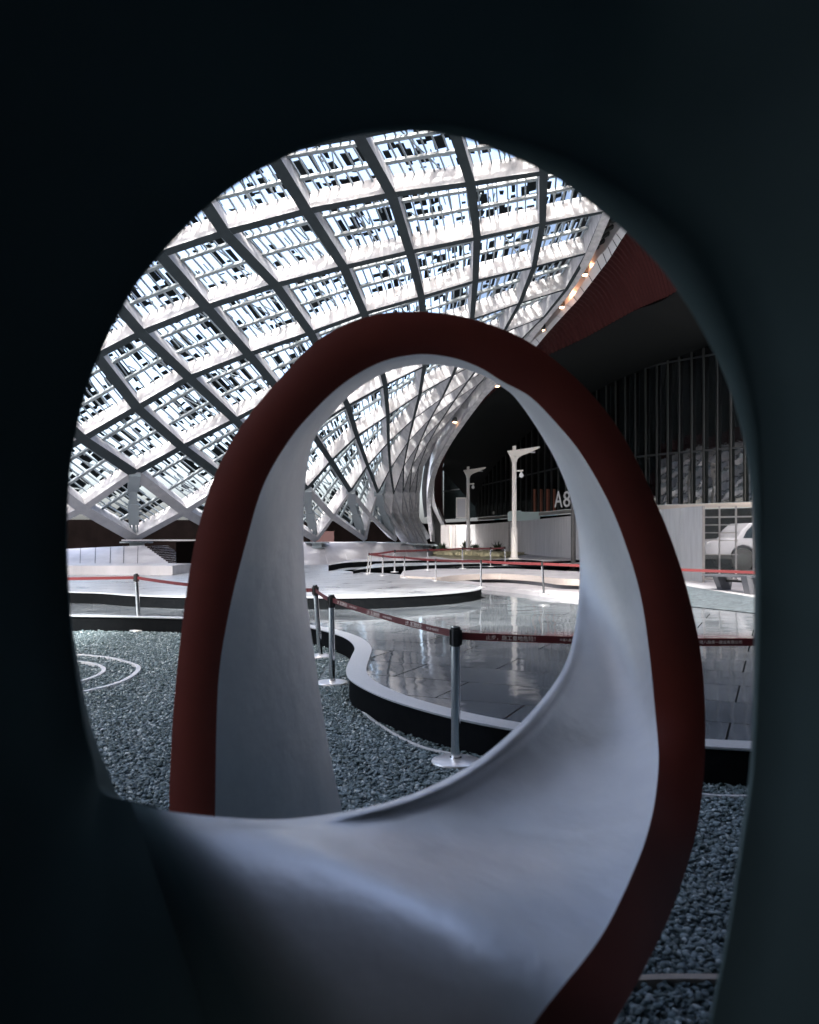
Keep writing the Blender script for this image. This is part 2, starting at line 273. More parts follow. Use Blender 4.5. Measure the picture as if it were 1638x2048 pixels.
ms = N(t, 'ShaderNodeMapRange'); ms.inputs[3].default_value = .5; ms.inputs[4].default_value = .12; t.links.new(at.outputs['Fac'], ms.inputs[0]); t.links.new(ms.outputs[0], b.inputs['Specular IOR Level'])
M['brushed'] = mat('brushed_steel', (.80,.80,.80), .38, metal=.85)
NODES = [(-11,-2,-24.31,16.41,4.80),(-11,-1,-23.61,18.11,3.84),(-11,0,-22.90,19.81,2.87),(-10,-3,-23.17,14.59,6.45),(-10,-2,-22.47,16.30,5.51),(-10,-1,-21.76,18.02,4.55),(-10,0,-21.04,19.74,3.57),(-10,1,-20.32,21.47,2.57),(-9,-4,-22.02,12.76,8.09),(-9,-3,-21.33,14.47,7.16),(-9,-2,-20.62,16.19,6.23),(-9,-1,-19.92,17.92,5.28),(-9,0,-19.20,19.66,4.31),(-9,1,-18.47,21.41,3.29),(-9,2,-17.74,23.17,2.24),(-8,-5,-20.86,10.92,9.69),(-8,-4,-20.18,12.62,8.78),(-8,-3,-19.49,14.34,7.87),(-8,-2,-18.79,16.07,6.95),(-8,-1,-18.08,17.81,6.02),(-8,0,-17.36,19.56,5.06),(-8,1,-16.63,21.34,4.06),(-8,2,-15.89,23.14,3.01),(-8,3,-15.12,24.95,1.89),(-7,-6,-19.69,9.04,11.25),(-7,-5,-19.02,10.74,10.35),(-7,-4,-18.34,12.46,9.46),(-7,-3,-17.66,14.19,8.57),(-7,-2,-16.97,15.93,7.68),(-7,-1,-16.26,17.69,6.77),(-7,0,-15.54,19.46,5.84),(-7,1,-14.81,21.26,4.86),(-7,2,-14.07,23.09,3.82),(-7,3,-13.29,24.96,2.73),(-7,4,-12.45,26.86,1.58),(-6,-7,-18.49,7.14,12.76),(-6,-6,-17.84,8.85,11.86),(-6,-5,-17.18,10.56,10.98),(-6,-4,-16.51,12.28,10.11),(-6,-3,-15.84,14.02,9.24),(-6,-2,-15.15,15.77,8.38),(-6,-1,-14.45,17.54,7.52),(-6,0,-13.73,19.34,6.63),(-6,1,-13.00,21.16,5.70),(-6,2,-12.28,23.02,4.69),(-6,3,-11.52,24.94,3.62),(-6,4,-10.66,26.94,2.47),(-6,5,-9.63,29.00,1.49),(-5,-8,-17.28,5.23,14.22),(-5,-7,-16.63,6.93,13.32),(-5,-6,-15.98,8.64,12.43),(-5,-5,-15.33,10.35,11.57),(-5,-4,-14.68,12.08,10.72),(-5,-3,-14.02,13.83,9.88),(-5,-2,-13.36,15.59,9.06),(-5,-1,-12.67,17.37,8.24),(-5,0,-11.95,19.18,7.41),(-5,1,-11.21,21.04,6.55),(-5,2,-10.50,22.93,5.59),(-5,3,-9.84,24.87,4.52),(-5,4,-8.97,26.94,3.64),(-5,5,-7.94,29.18,2.44),(-5,6,-6.69,31.60,1.43),(-4,-9,-16.05,3.30,15.64),(-4,-8,-15.40,5.00,14.72),(-4,-7,-14.76,6.70,13.83),(-4,-6,-14.12,8.41,12.96),(-4,-5,-13.49,10.13,12.11),(-4,-4,-12.85,11.87,11.28),(-4,-3,-12.21,13.61,10.47),(-4,-2,-11.57,15.38,9.68),(-4,-1,-10.91,17.16,8.90),(-4,0,-10.23,18.98,8.12),(-4,1,-9.51,20.85,7.33),(-4,2,-8.65,22.81,6.56),(-4,3,-8.17,24.76,5.44),(-4,4,-7.40,26.85,4.49),(-4,5,-6.33,29.16,3.46),(-4,6,-5.22,31.62,2.43),(-4,7,-3.85,34.31,1.45),(-3,-9,-14.15,3.05,16.08),(-3,-8,-13.51,4.76,15.19),(-3,-7,-12.88,6.46,14.31),(-3,-6,-12.25,8.18,13.44),(-3,-5,-11.63,9.90,12.61),(-3,-4,-11.01,11.63,11.79),(-3,-3,-10.39,13.38,11.00),(-3,-2,-9.78,15.14,10.23),(-3,-1,-9.16,16.93,9.48),(-3,0,-8.52,18.75,8.74),(-3,1,-7.86,20.61,7.99),(-3,2,-7.32,22.51,7.13),(-3,3,-6.55,24.54,6.30),(-3,4,-5.65,26.72,5.36),(-3,5,-4.83,28.99,4.41),(-3,6,-3.90,31.40,3.39),(-3,7,-3.13,33.90,2.38),(-3,8,-1.95,36.66,1.45),(-2,-9,-12.24,2.80,16.50),(-2,-8,-11.61,4.51,15.61),(-2,-7,-10.98,6.21,14.73),(-2,-6,-10.36,7.93,13.88),(-2,-5,-9.75,9.65,13.04),(-2,-4,-9.14,11.39,12.23),(-2,-3,-8.55,13.13,11.45),(-2,-2,-7.96,14.89,10.69),(-2,-1,-7.38,16.67,9.96),(-2,0,-6.80,18.48,9.24),(-2,1,-6.15,20.34,8.53),(-2,2,-5.48,22.27,7.77),(-2,3,-4.74,24.32,6.95),(-2,4,-4.06,26.45,6.13),(-2,5,-3.46,28.66,5.29),(-2,6,-2.94,30.96,4.42),(-2,7,-2.38,33.33,3.42),(-2,8,-1.68,35.67,2.48),(-2,9,-0.60,37.98,1.42),(-1,-9,-10.31,2.54,16.88),(-1,-8,-9.69,4.25,15.99),(-1,-7,-9.07,5.96,15.12),(-1,-6,-8.46,7.68,14.26),(-1,-5,-7.85,9.40,13.43),(-1,-4,-7.26,11.13,12.62),(-1,-3,-6.67,12.88,11.83),(-1,-2,-6.10,14.64,11.08),(-1,-1,-5.54,16.41,10.35),(-1,0,-4.99,18.20,9.66),(-1,1,-4.49,20.04,8.95),(-1,2,-3.57,22.01,8.28),(-1,3,-2.88,24.04,7.51),(-1,4,-2.48,26.11,6.78),(-1,5,-2.11,28.24,6.06),(-1,6,-1.93,30.41,5.29),(-1,7,-1.65,32.63,4.40),(-1,8,-1.32,34.80,3.45),(-1,9,-0.80,36.91,2.42),(-1,10,0.09,38.93,1.35),(0,-9,-8.38,2.28,17.23),(0,-8,-7.76,3.99,16.34),(0,-7,-7.15,5.70,15.46),(0,-6,-6.54,7.42,14.60),(0,-5,-5.94,9.14,13.76),(0,-4,-5.34,10.88,12.95),(0,-3,-4.76,12.62,12.15),(0,-2,-4.19,14.38,11.39),(0,-1,-3.63,16.16,10.65),(0,0,-3.07,17.95,9.98),(0,1,-2.46,19.77,9.37),(0,2,-1.73,21.71,8.66),(0,3,-1.30,23.69,7.98),(0,4,-0.98,25.70,7.33),(0,5,-0.81,27.74,6.67),(0,6,-0.78,29.82,5.96),(0,7,-0.81,31.89,5.23),(0,8,-0.79,33.94,4.37),(0,9,-0.68,35.94,3.46),(0,10,-0.35,37.86,2.44),(0,11,0.45,39.71,1.32),(1,-9,-6.45,2.02,17.56),(1,-8,-5.83,3.72,16.65),(1,-7,-5.21,5.44,15.77),(1,-6,-4.60,7.15,14.91),(1,-5,-4.00,8.88,14.06),(1,-4,-3.41,10.61,13.23),(1,-3,-2.83,12.36,12.42),(1,-2,-2.25,14.12,11.65),(1,-1,-1.68,15.90,10.90),(1,0,-1.11,17.71,10.18),(1,1,-0.42,19.50,9.65),(1,2,0.01,21.39,8.95),(1,3,0.34,23.31,8.34),(1,4,0.47,25.26,7.76),(1,5,0.49,27.21,7.20),(1,6,0.37,29.18,6.63),(1,7,0.15,31.15,6.02),(1,8,-0.05,33.08,5.39),(1,9,-0.25,35.00,4.56),(1,10,-0.29,36.86,3.55),(1,11,-0.01,38.67,2.48),(1,12,0.73,40.42,1.30),(2,-8,-3.88,3.45,16.94),(2,-7,-3.26,5.17,16.05),(2,-6,-2.66,6.88,15.18),(2,-5,-2.06,8.61,14.32),(2,-4,-1.46,10.35,13.48),(2,-3,-0.88,12.09,12.66),(2,-2,-0.30,13.86,11.87),(2,-1,0.27,15.63,11.11),(2,0,0.85,17.42,10.42),(2,1,1.43,19.22,9.79),(2,2,1.73,21.06,9.19),(2,3,1.83,22.91,8.67),(2,4,1.88,24.79,8.10),(2,5,1.74,26.66,7.63),(2,6,1.49,28.54,7.15),(2,7,1.19,30.41,6.68),(2,8,0.80,32.25,6.18),(2,9,0.40,34.09,5.44),(2,10,0.10,35.89,4.64),(2,11,0.00,37.66,3.62),(2,12,0.25,39.40,2.49),(2,13,0.90,41.11,1.27),(3,-7,-1.31,4.89,16.31),(3,-6,-0.70,6.61,15.43),(3,-5,-0.10,8.34,14.56),(3,-4,0.49,10.07,13.71),(3,-3,1.07,11.82,12.88),(3,-2,1.64,13.58,12.07),(3,-1,2.18,15.35,11.30),(3,0,2.69,17.13,10.59),(3,1,3.08,18.94,9.92),(3,2,3.34,20.71,9.42),(3,3,3.39,22.49,8.92),(3,4,3.25,24.29,8.45),(3,5,2.96,26.09,8.02),(3,6,2.57,27.88,7.60),(3,7,2.08,29.68,7.16),(3,8,1.72,31.44,6.79),(3,9,1.27,33.20,6.26),(3,10,0.79,34.95,5.56),(3,11,0.40,36.68,4.70),(3,12,0.29,38.40,3.65),(3,13,0.47,40.11,2.51),(3,14,0.61,41.80,1.36),(4,-6,1.26,6.33,15.66),(4,-5,1.86,8.06,14.79),(4,-4,2.45,9.79,13.92),(4,-3,3.03,11.54,13.07),(4,-2,3.59,13.29,12.25),(4,-1,4.10,15.06,11.46),(4,0,4.53,16.84,10.74),(4,1,4.80,18.62,10.11),(4,2,4.84,20.38,9.60),(4,3,4.77,22.10,9.17),(4,4,4.53,23.80,8.72),(4,5,4.17,25.47,8.38),(4,6,3.67,27.18,8.07),(4,7,3.13,28.92,7.70),(4,8,2.58,30.65,7.26),(4,9,2.20,32.33,6.93),(4,10,1.65,34.02,6.39),(4,11,1.05,35.72,5.64),(4,12,0.65,37.41,4.77),(4,13,0.49,39.10,3.70),(5,6,4.83,26.46,8.52),(5,7,4.21,28.14,8.24),(5,8,3.61,29.80,7.95),(5,9,3.03,31.45,7.66),(5,10,2.36,33.09,7.25),(5,11,1.63,34.75,6.67),(5,12,0.92,36.41,5.97)]
# ---------------- ground and terraces ----------------
def struct(name, mb, mats, **k):
    o = mb.build(name, mats, **k); o['kind'] = 'structure'; return o
g = MB(); g.quad((-300,-60,-.03), (300,-60,-.03), (300,500,-.03), (-300,500,-.03)); struct('ground', g, M['kerb'])
g = MB(); g.quad((-14,-3,0), (12,-3,0), (12,15.5,0), (-14,15.5,0)); struct('gravel_bed', g, M['gravel'])
Z1, Z2, Z3, Z4 = .25, .47, .57, .66
edge1 = [(-300,1229),(0,1231),(140,1232),(350,1236),(480,1241),(560,1247),(617,1254),(671,1267),(701,1280),(714,1296),(708,1314),(699,1336),(701,1353),(719,1369),(763,1391),(818,1410),(891,1430),(965,1446),(1038,1459),(1120,1470),(1250,1480),(1400,1491),(1510,1497),(1800,1508),(2300,1515)]
E1p = catmull([Gp(x, y, Z1) for x, y in edge1], 5)
out1 = [(p.x, p.y) for p in E1p]+[(60, 8), (60, 90), (-60, 90), (-60, E1p[0].y)]
g = MB(); g.prism(out1, .0, Z1-.014, 0, 0, top=False)
lip = [(p.x, p.y-.02) for p in E1p]+[(60.1, 7.9), (60.1, 90.1), (-60.1, 90.1), (-60.1, E1p[0].y)]
g.prism(lip, Z1-.014, Z1, 1, 1, top=False, bottom=False)
g.prism([(p[0], p[1]) for p in out1], Z1-.001, Z1, 1, 2)
lo = struct('terrace_lower', g, [M['black_stone'], M['kerb'], M['tiles']])
def strip(mb, pts, w0, w1, z, m=0, h=0):
    """band to the left of a ground path"""
    rows = []
    for i, p in enumerate(pts):
        d = (pts[min(i+1, len(pts)-1)]-pts[max(i-1, 0)]); d.z = 0; d.normalize(); n = Vector((-d.y, d.x, 0))
        a = p+n*w0; b = p+n*w1; a.z = b.z = z
        if h: rows.append([Vector((a.x, a.y, z-h)), a, b, Vector((b.x, b.y, z-h))])
        else: rows.append([a, b])
    mb.loft(rows, m)
g = MB(); strip(g, E1p, -.03, .17, Z1+.006, 0, .01)
struct('terrace_kerb', g, M['kerb'], fix=True)
edge2 = [(-300,1180),(140,1184),(260,1190),(380,1194),(600,1194.5),(700,1195),(800,1192),(890,1187),(945,1181),(963,1175),(940,1170),(905,1165),(873,1161),(845,1156),(814,1151),(770,1147),(712,1144.5),(690,1141),(700,1139),(740,1137)]
E2p = catmull([Gp(x, y, Z2) for x, y in edge2], 5)
out2 = [(p.x, p.y) for p in E2p]+[(8, 33), (12, 60), (-60, 60), (-60, E2p[0].y)]
g = MB(); g.prism(out2, Z1-.02, Z2, 0, 1); struct('terrace_upper', g, [M['black_stone'], M['pale_tiles']])
g = MB(); strip(g, E2p[:len(E2p)-12], -.02, .10, Z2+.006, 0, .02); struct('terrace_upper_kerb', g, M['kerb'], fix=True)
# two low crescent steps behind the tongue of the terrace
def slab(name, edge, z0, z1, back, mats):
    p = catmull([Gp(x, y, z1) for x, y in edge], 5); g = MB()
    g.prism([(q.x, q.y) for q in p]+back, z0, z1, 0, 1); return struct(name, g, mats), p
slab('crescent_step', [(706,1141),(722,1138.5),(745,1136),(790,1133),(870,1130),(960,1127),(1020,1126.5),(1075,1128)], Z2-.01, Z3, [(7.6,31),(6,36),(-1,36)], [M['black_stone'], M['kerb']])
pl3, e3 = slab('planter_bed', [(657,1130.5),(680,1126.5),(710,1124),(770,1122),(870,1120.5),(1000,1119),(1060,1120),(1090,1123)], Z2-.01, Z4, [(9.5,36),(9,50),(3,60),(-2,60),(-2,44)], [M['black_stone'], M['white_wall']])
# pale curved strip round the terrace on the right
g = MB(); ks = catmull([Gp(x, y, Z1) for x, y in [(800,1158),(873,1166),(920,1172),(975,1179),(1040,1186),(1090,1192.5),(1160,1199),(1230,1202),(1300,1204)]], 5)
strip(g, ks, -.12, .5, Z1+.10, 0, .12); struct('curved_kerb', g, M['white_wall'], fix=True)
g = MB(); pv = [Gp(x, y, Z1) for x, y in [(960,1172),(1090,1188),(1160,1195),(1260,1200),(1400,1203),(1700,1203),(1700,1150),(1300,1150),(1100,1140),(960,1140)]]
g.add([Vector((p.x, p.y, Z1+.006)) for p in pv], [tuple(range(len(pv)))]); struct('pavement', g, M['white_wall'])
# second strip of gravel, right
g = MB(); gs = [(1300,1166),(1370,1172),(1440,1184),(1515,1197),(1700,1228)]; gb = [(1900,1255),(1700,1240),(1515,1228),(1440,1220),(1370,1213),(1300,1207)]
pp = [Gp(x, y, Z1) for x, y in gs+gb]; g.add([Vector((p.x, p.y, Z1+.012)) for p in pp], [tuple(range(len(pp)))]); struct('gravel_strip', g, M['gravel_grey'])
# wavy white seat
top = [(800,1151.5),(835,1153),(874,1154.5),(915,1150),(963,1148),(1003,1147.5),(1052,1150),(1085,1153),(1120,1157),(1160,1158.5),(1230,1160)]
p = catmull([Gp(x, y, .52) for x, y in top], 5); back = [(5.6,22),(5.4,25),(3.5,27.5),(.6,27.5),(-.2,25.6)]
t = thing('curved_bench', (2.5,23,Z1), 'long low white wavy bench in front of the hoarding, cream side', 'bench')
g = MB(); g.prism([(q.x, q.y) for q in p]+back, .36, .52, 0, 1); g.build('seat', [mat('bench_side',(.55,.50,.46),.6), M['white_wall']], t)
cxm = sum(q.x for q in p)/len(p)
g = MB(); g.prism([(lerp(q.x, cxm, .03), q.y+.25) for q in p]+back, Z1, .36, 0, 0, top=False); g.build('base', M['bench'], t)
# edging lines in the gravel
def edging(name, pts, w_, h, mt, label, cat, zb=0, group=None):
    q = catmull(pts, 8); g = MB(); strip(g, q, -w_/2, w_/2, zb+h, 0, h); o = g.build(name, mt, fix=True); return tag(o, label, cat, group)
G0 = lambda x, y: Gp(x, y, .03)
edging('ring_edging', [G0(x, y) for x, y in [(-20,1303),(60,1304),(150,1308),(215,1314),(260,1325),(277,1335),(262,1352),(225,1368),(165,1382),(100,1392),(20,1400)]], .05, .03, M['edging'], 'larger outer curved pale metal edging line set into the gravel', 'edging', group='curved edging in the gravel')
edging('ring_edging', [G0(x, y) for x, y in [(40,1318),(110,1319),(160,1322),(192,1328),(208,1337),(196,1349),(158,1362),(110,1371),(40,1380)]], .045, .03, M['edging'], 'smaller inner curved pale metal edging line set into the gravel', 'edging', group='curved edging in the gravel')
edging('edging_rail', [G0(x, y) for x, y in [(1330,1586),(1405,1587.5),(1435,1590),(1500,1591),(1600,1592)]], .03, .03, M['edging'], 'thin pale metal edging line in gravel below the terrace on the right', 'edging')
edging('edging_board', [G0(x, y) for x, y in [(1200,1960),(1285,1957),(1360,1955),(1440,1956),(1600,1960)]], .035, .035, M['edging_warm'], 'brown edging board across the gravel at the lower right', 'edging')
cb = MB(); cb.tube(catmull([Gp(x, y, .02) for x, y in [(655,1290),(690,1302),(712,1322),(706,1350),(704,1390),(716,1412),(745,1440),(800,1475),(850,1497),(900,1508),(950,1520)]], 6), .014, 8)
tag(cb.build('cable', mat('cable_grey', (.35,.37,.38), .6), smooth=True), 'thin grey cable lying on the gravel along the dark terrace riser', 'cable')
g = MB(); lp = [Gp(x, y, 0) for x, y in [(-100,1261),(80,1261),(220,1262),(360,1263),(450,1264)]]
strip(g, lp, -.03, .03, .03, 0, .03); tag(g.build('edging_strip', M['edging']), 'straight pale metal strip where gravel meets the far terrace riser', 'edging')
# loose pebbles near the camera (one uncountable mass)
def pebbles():
    bm = bmesh.new(); bmesh.ops.create_icosphere(bm, subdivisions=2, radius=1)
    base = np.array([v.co[:] for v in bm.verts]); tri = np.array([[v.index for v in f.verts] for f in bm.faces]); bm.free()
    bm = bmesh.new(); bmesh.ops.create_icosphere(bm, subdivisions=1, radius=1)
    base1 = np.array([v.co[:] for v in bm.verts]); tri1 = np.array([[v.index for v in f.verts] for f in bm.faces]); bm.free()
    areas = [(.55,2.2,2.3,5.9,3400,1),(-3.1,-.8,3.6,7.5,2400,0),(-.95,.6,4.0,6.9,3000,1),(-.95,0,6.9,10.5,1900,0),(-5.5,-1.0,7.5,13.7,1100,0)]
    ex = np.array([[p.x, p.y] for p in E1p])
    V = []; F = []; T = []; off = 0
    for x0, x1, y0, y1, dn, fine in areas:
        n = int((x1-x0)*(y1-y0)*dn); bs, tr = (base, tri) if fine == 1 else (base1, tri1)
        xy = np.stack([rng.uniform(x0, x1, n), rng.uniform(y0, y1, n)], 1)
        lim = np.interp(xy[:, 0], ex[:, 0], ex[:, 1])
        # keep only outside the terrace (even-odd test)
        poly = np.array(out1); inside = np.zeros(n, bool); j = len(poly)-1
        for i in range(len(poly)):
            c = ((poly[i,1] > xy[:,1]) != (poly[j,1] > xy[:,1])) & (xy[:,0] < (poly[j,0]-poly[i,0])*(xy[:,1]-poly[i,1])/(poly[j,1]-poly[i,1]+1e-12)+poly[i,0])
            inside ^= c; j = i
        px = CX+FPX*xy[:,0]/xy[:,1]
        keep = (~inside) & (px > 60) & (px < 1600)
        if fine == 2:
            py_ = HY+FPX*(EYE-Z1)/xy[:,1]; keep = (px > 1280) & (px < 1700) & (py_ > np.interp(px, [q[0] for q in gs], [q[1] for q in gs])+1) & (py_ < np.interp(px, [q[0] for q in gb][::-1], [q[1] for q in gb][::-1])-1); xy = xy[keep]; n = len(xy)
        s = rng.uniform(.0065, .0145, (n, 1))*rng.choice([1, 1, 1, 1.35], (n, 1))*np.stack([rng.uniform(.9, 1.5, n), rng.uniform(.7, 1.1, n), rng.uniform(.42, .75, n)], 1)
        if fine == 0: s *= 1.12
        if fine == 2: s *= 2.2
        a = rng.uniform(0, 2*np.pi, n); tl = rng.normal(0, .45, n); t2 = rng.normal(0, .35, n)
        P = bs[None]*(1+rng.normal(0, .09, (n, len(bs), 1)))*s[:, None]
        c, sn = np.cos(tl)[:, None], np.sin(tl)[:, None]; y, z = P[..., 1]*c-P[..., 2]*sn, P[..., 1]*sn+P[..., 2]*c; P = np.stack([P[..., 0], y, z], -1)
        c, sn = np.cos(t2)[:, None], np.sin(t2)[:, None]; x, z = P[..., 0]*c-P[..., 2]*sn, P[..., 0]*sn+P[..., 2]*c; P = np.stack([x, P[..., 1], z], -1)
        c, sn = np.cos(a)[:, None], np.sin(a)[:, None]; x, y = P[..., 0]*c-P[..., 1]*sn, P[..., 0]*sn+P[..., 1]*c; P = np.stack([x, y, P[..., 2]], -1)
        P[..., 0] += xy[:, :1]; P[..., 1] += xy[:, 1:]; P[..., 2] += rng.uniform(.002, .020, (n, 1))+(Z1+.012 if fine == 2 else 0)
        V.append(P.reshape(-1, 3)); F.append((tr[None]+(np.arange(n)*len(bs))[:, None, None]+off).reshape(-1, 3)); T.append(np.repeat(rng.uniform(0, 1, n)**1.2*(.3 if fine == 2 else 1), len(bs))); off += n*len(bs)
    V = np.concatenate(V); F = np.concatenate(F); T = np.concatenate(T)
    me = bpy.data.meshes.new('pebbles'); me.vertices.add(len(V)); me.vertices.foreach_set('co', V.ravel().astype(np.float32))
    me.loops.add(F.size); me.loops.foreach_set('vertex_index', F.ravel().astype(np.int32)); me.polygons.add(len(F))
    me.polygons.foreach_set('loop_start', np.arange(0, F.size, 3, dtype=np.int32)); me.update(calc_edges=True)
    me.polygons.foreach_set('use_smooth', np.ones(len(F), bool))
    A = me.attributes.new('tone', 'FLOAT', 'POINT'); A.data.foreach_set('value', T.astype(np.float32))
    me.materials.append(M['stone']); o = bpy.data.objects.new('pebbles', me); C.objects.link(o)
    tag(o, 'loose blue grey pebbles covering the gravel bed', 'gravel', kind='stuff')
pebbles()

# ---------------- the sculpture ----------------
# stations: front outer edge, front inner edge, rear inner edge as (x, y, depth)
ST = [((338,1940,3.0),(425,1940,3.0),(715,1765,3.75)), ((338,1640,3.0),(430,1640,3.0),(686,1630,3.75)), ((343,1480,3.0),(433,1450,3.0),(655,1480,3.75)),
((355,1330,3.0),(440,1330,3.0),(632,1330,3.75)), ((375,1170,3.0),(462,1205,3.0),(613,1190,3.75)), ((398,1050,3.0),(492,1085,3.0),(607,1060,3.75)),
((432,945,3.0),(527,970,3.0),(613,945,3.72)), ((480,855,3.0),(580,878,3.0),(633,865,3.7)), ((550,768,3.0),(637,812,3.0),(665,820,3.62)),
((640,677,3.0),(695,761,3.0),(706,777,3.55)), ((740,632,3.0),(763,724,3.0),(770,739,3.45)), ((830,623,3.0),(834,709,3.0),(842,724,3.4)),
((920,632,3.0),(898,714,3.0),(905,728,3.4)), ((1010,660,3.0),(955,733,3.0),(957,740,3.42)), ((1078,697,3.0),(1005,763,3.0),(1001,764,3.5)),
((1150,755,3.0),(1062,795,3.0),(1042,810,3.6)), ((1210,820,3.0),(1120,855,3.0),(1081,868,3.65)), ((1262,900,3.0),(1165,912,3.0),(1113,925,3.68)),
((1310,1000,3.0),(1217,1004,3.0),(1140,993,3.7)), ((1350,1100,3.0),(1255,1100,3.0),(1155,1060,3.7)), ((1380,1200,3.0),(1283,1200,3.0),(1159,1140,3.65)),
((1402,1310,3.0),(1299,1310,2.98),(1153,1232,3.5)), ((1410,1420,2.95),(1310,1420,2.9),(1130,1328,3.25)), ((1409,1530,2.85),(1317,1510,2.75),(1068,1417,2.95)),
((1397,1640,2.7),(1312,1585,2.6),(965,1512,2.65)), ((1375,1730,2.55),(1298,1655,2.4),(850,1577,2.4)), ((1340,1830,2.35),(1268,1740,2.2),(727,1615,2.2)),
((1290,1935,2.05),(1203,1871,1.9),(580,1637,2.05)), ((1228,2048,1.8),(1095,2010,1.66),(450,1634,1.95)), ((1120,2230,1.62),(900,2260,1.52),(340,1622,1.88)),
((800,2600,1.5),(560,2480,1.46),(262,1603,1.83))]
NS = 7
A1 = catmull([Wp(*s[0]) for s in ST], NS); A2 = catmull([Wp(*s[1]) for s in ST], NS); A3 = catmull([Wp(*s[2]) for s in ST], NS)
A4 = []
root = thing('loop_sculpture', (0, 3, 0), 'giant ribbon sculpture coiling into two loops, near loop coloured as in shade and red faced white far loop', 'sculpture')
cen = Vector((0, 3.2, 1.5))
def section(a, b, k, bow, dirv):       # k+1 points from a to b, bowed along dirv, with a rounded end
    out = []
    for i in range(k+1):
        t = i/k; out.append(a.lerp(b, t)+dirv*bow*4*t*(1-t))
    return out
rows = []
nA = len(A1)
for i in range(nA):
    a, b = A2[i], A3[i]; s = i/NS
    tang = (A2[min(i+1, nA-1)]-A2[max(i-1, 0)]).normalized(); nn = tang.cross(b-a)
    if nn.length > 1e-6: nn.normalize()
    mid = (a+b)/2
    if nn.dot(cen-mid) < 0 and s < 22: nn = -nn
    if 22 <= s < 26 and nn.z < 0: nn = -nn
    if s >= 26 and nn.dot(Vector((0, -1, .6))) < 0: nn = -nn
    th_ = (A1[i]-A2[i]).length; f_ = max(0, min(1, (s-18)/3))
    f2 = max(0, min(1, (s-24)/2)); dn_ = (-nn*th_).lerp(Vector((0, .06, -.14)), f2)
    A4.append(b.copy()+((A1[i]-A2[i])*(1-f_)+dn_*f_))
    # the trough deepens where the ribbon rolls towards the viewer
    bow = interp([(0,.03),(8,.03),(14,.015),(20,-.03),(23,-.10),(25,-.09),(26,-.05),(27,.01),(28,.05),(29,.05),(30,0)], s)
    r = section(a, b, 16, bow, nn)
    # soft roll-over at the rear edge
    rr = interp([(0,.02),(20,.02),(24,.05),(30,.05)], s)
    e = (A4[i]-b).normalized(); din = (b-a).normalized()
    r[-1] = b+e*rr*.02; r.insert(-1, b-din*rr*.9+(r[-1]-b)); 
    r += [b.lerp(A4[i], .12), b.lerp(A4[i], .5)]
    rows.append(r)
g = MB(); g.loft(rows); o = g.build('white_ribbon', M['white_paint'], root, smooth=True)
A_ = o.data.attributes.new('shade_fade', 'FLOAT', 'POINT'); nr_ = len(rows[0])
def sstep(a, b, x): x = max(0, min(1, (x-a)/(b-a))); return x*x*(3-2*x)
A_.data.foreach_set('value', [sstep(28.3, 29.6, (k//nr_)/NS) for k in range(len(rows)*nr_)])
rows = []
for i in range(nA):
    r = section(A1[i], A2[i], 8, 1, Vector((0, -.012, 0))); rows.append(r)
g = MB(); g.loft(rows); g.build('red_face', M['red_paint'], root, smooth=True)
g = MB(); g.loft([[A3[i].lerp(A4[i], .5), A4[i], A4[i].lerp(A1[i], .5), A1[i]] for i in range(nA)]); edge_smooth(g.build('outer_shell', M['shade_dark'], root), 50)
# near loop: hole outline and the broad face that spreads towards the viewer
HOLE = [(262,1603,1.83),(205,1583,1.8),(188,1520,1.78),(165,1420,1.76),(148,1300,1.75),(138,1170,1.75),(135,1080,1.75),(140,950,1.75),(160,830,1.75),(200,710,1.75),(260,590,1.75),(330,500,1.75),(420,410,1.75),(520,340,1.75),(620,295,1.75),(720,270,1.75),(820,262,1.74),(920,275,1.73),(1020,312,1.72),(1110,355,1.70),(1180,405,1.69),(1250,463,1.68),(1320,535,1.67),(1380,620,1.66),(1430,710,1.65),(1467,800,1.63),(1491,890,1.62),(1505,980,1.61),(1513,1080,1.6),(1516,1180,1.6),(1515,1300,1.58),(1510,1450,1.56),(1503,1560,1.54),(1490,1650,1.52),(1470,1780,1.48),(1450,1900,1.44),(1420,2048,1.40),(1380,2300,1.35),(1330,2650,1.3),(1300,3000,1.3)]
OUT = [(560,2480,1.46),(200,2600,1.42),(-100,2450,1.42),(-350,2200,1.4),(-500,1900,1.3),(-620,1500,1.3),(-680,1200,1.3),(-700,900,1.3),(-680,600,1.3),(-600,300,1.3),(-480,50,1.3),(-330,-180,1.3),(-130,-350,1.3),(100,-480,1.3),(350,-560,1.3),(600,-600,1.3),(850,-620,1.3),(1100,-600,1.3),(1350,-540,1.28),(1580,-430,1.28),(1780,-280,1.26),(1950,-90,1.26),(2080,130,1.25),(2180,380,1.25),(2250,640,1.24),(2300,900,1.24),(2320,1150,1.22),(2330,1400,1.22),(2320,1600,1.2),(2300,1800,1.2),(2280,1950,1.18),(2260,2100,1.18),(2240,2250,1.16),(2220,2400,1.16),(2200,2500,1.15),(2180,2600,1.15),(2160,2750,1.15),(2140,2900,1.2),(2120,3000,1.25),(2100,3050,1.28)]
assert len(HOLE) == len(OUT)
Hc = catmull([Wp(*p) for p in HOLE], 6); Oc = catmull([Wp(*p) for p in OUT], 6)
rows = []; back = []
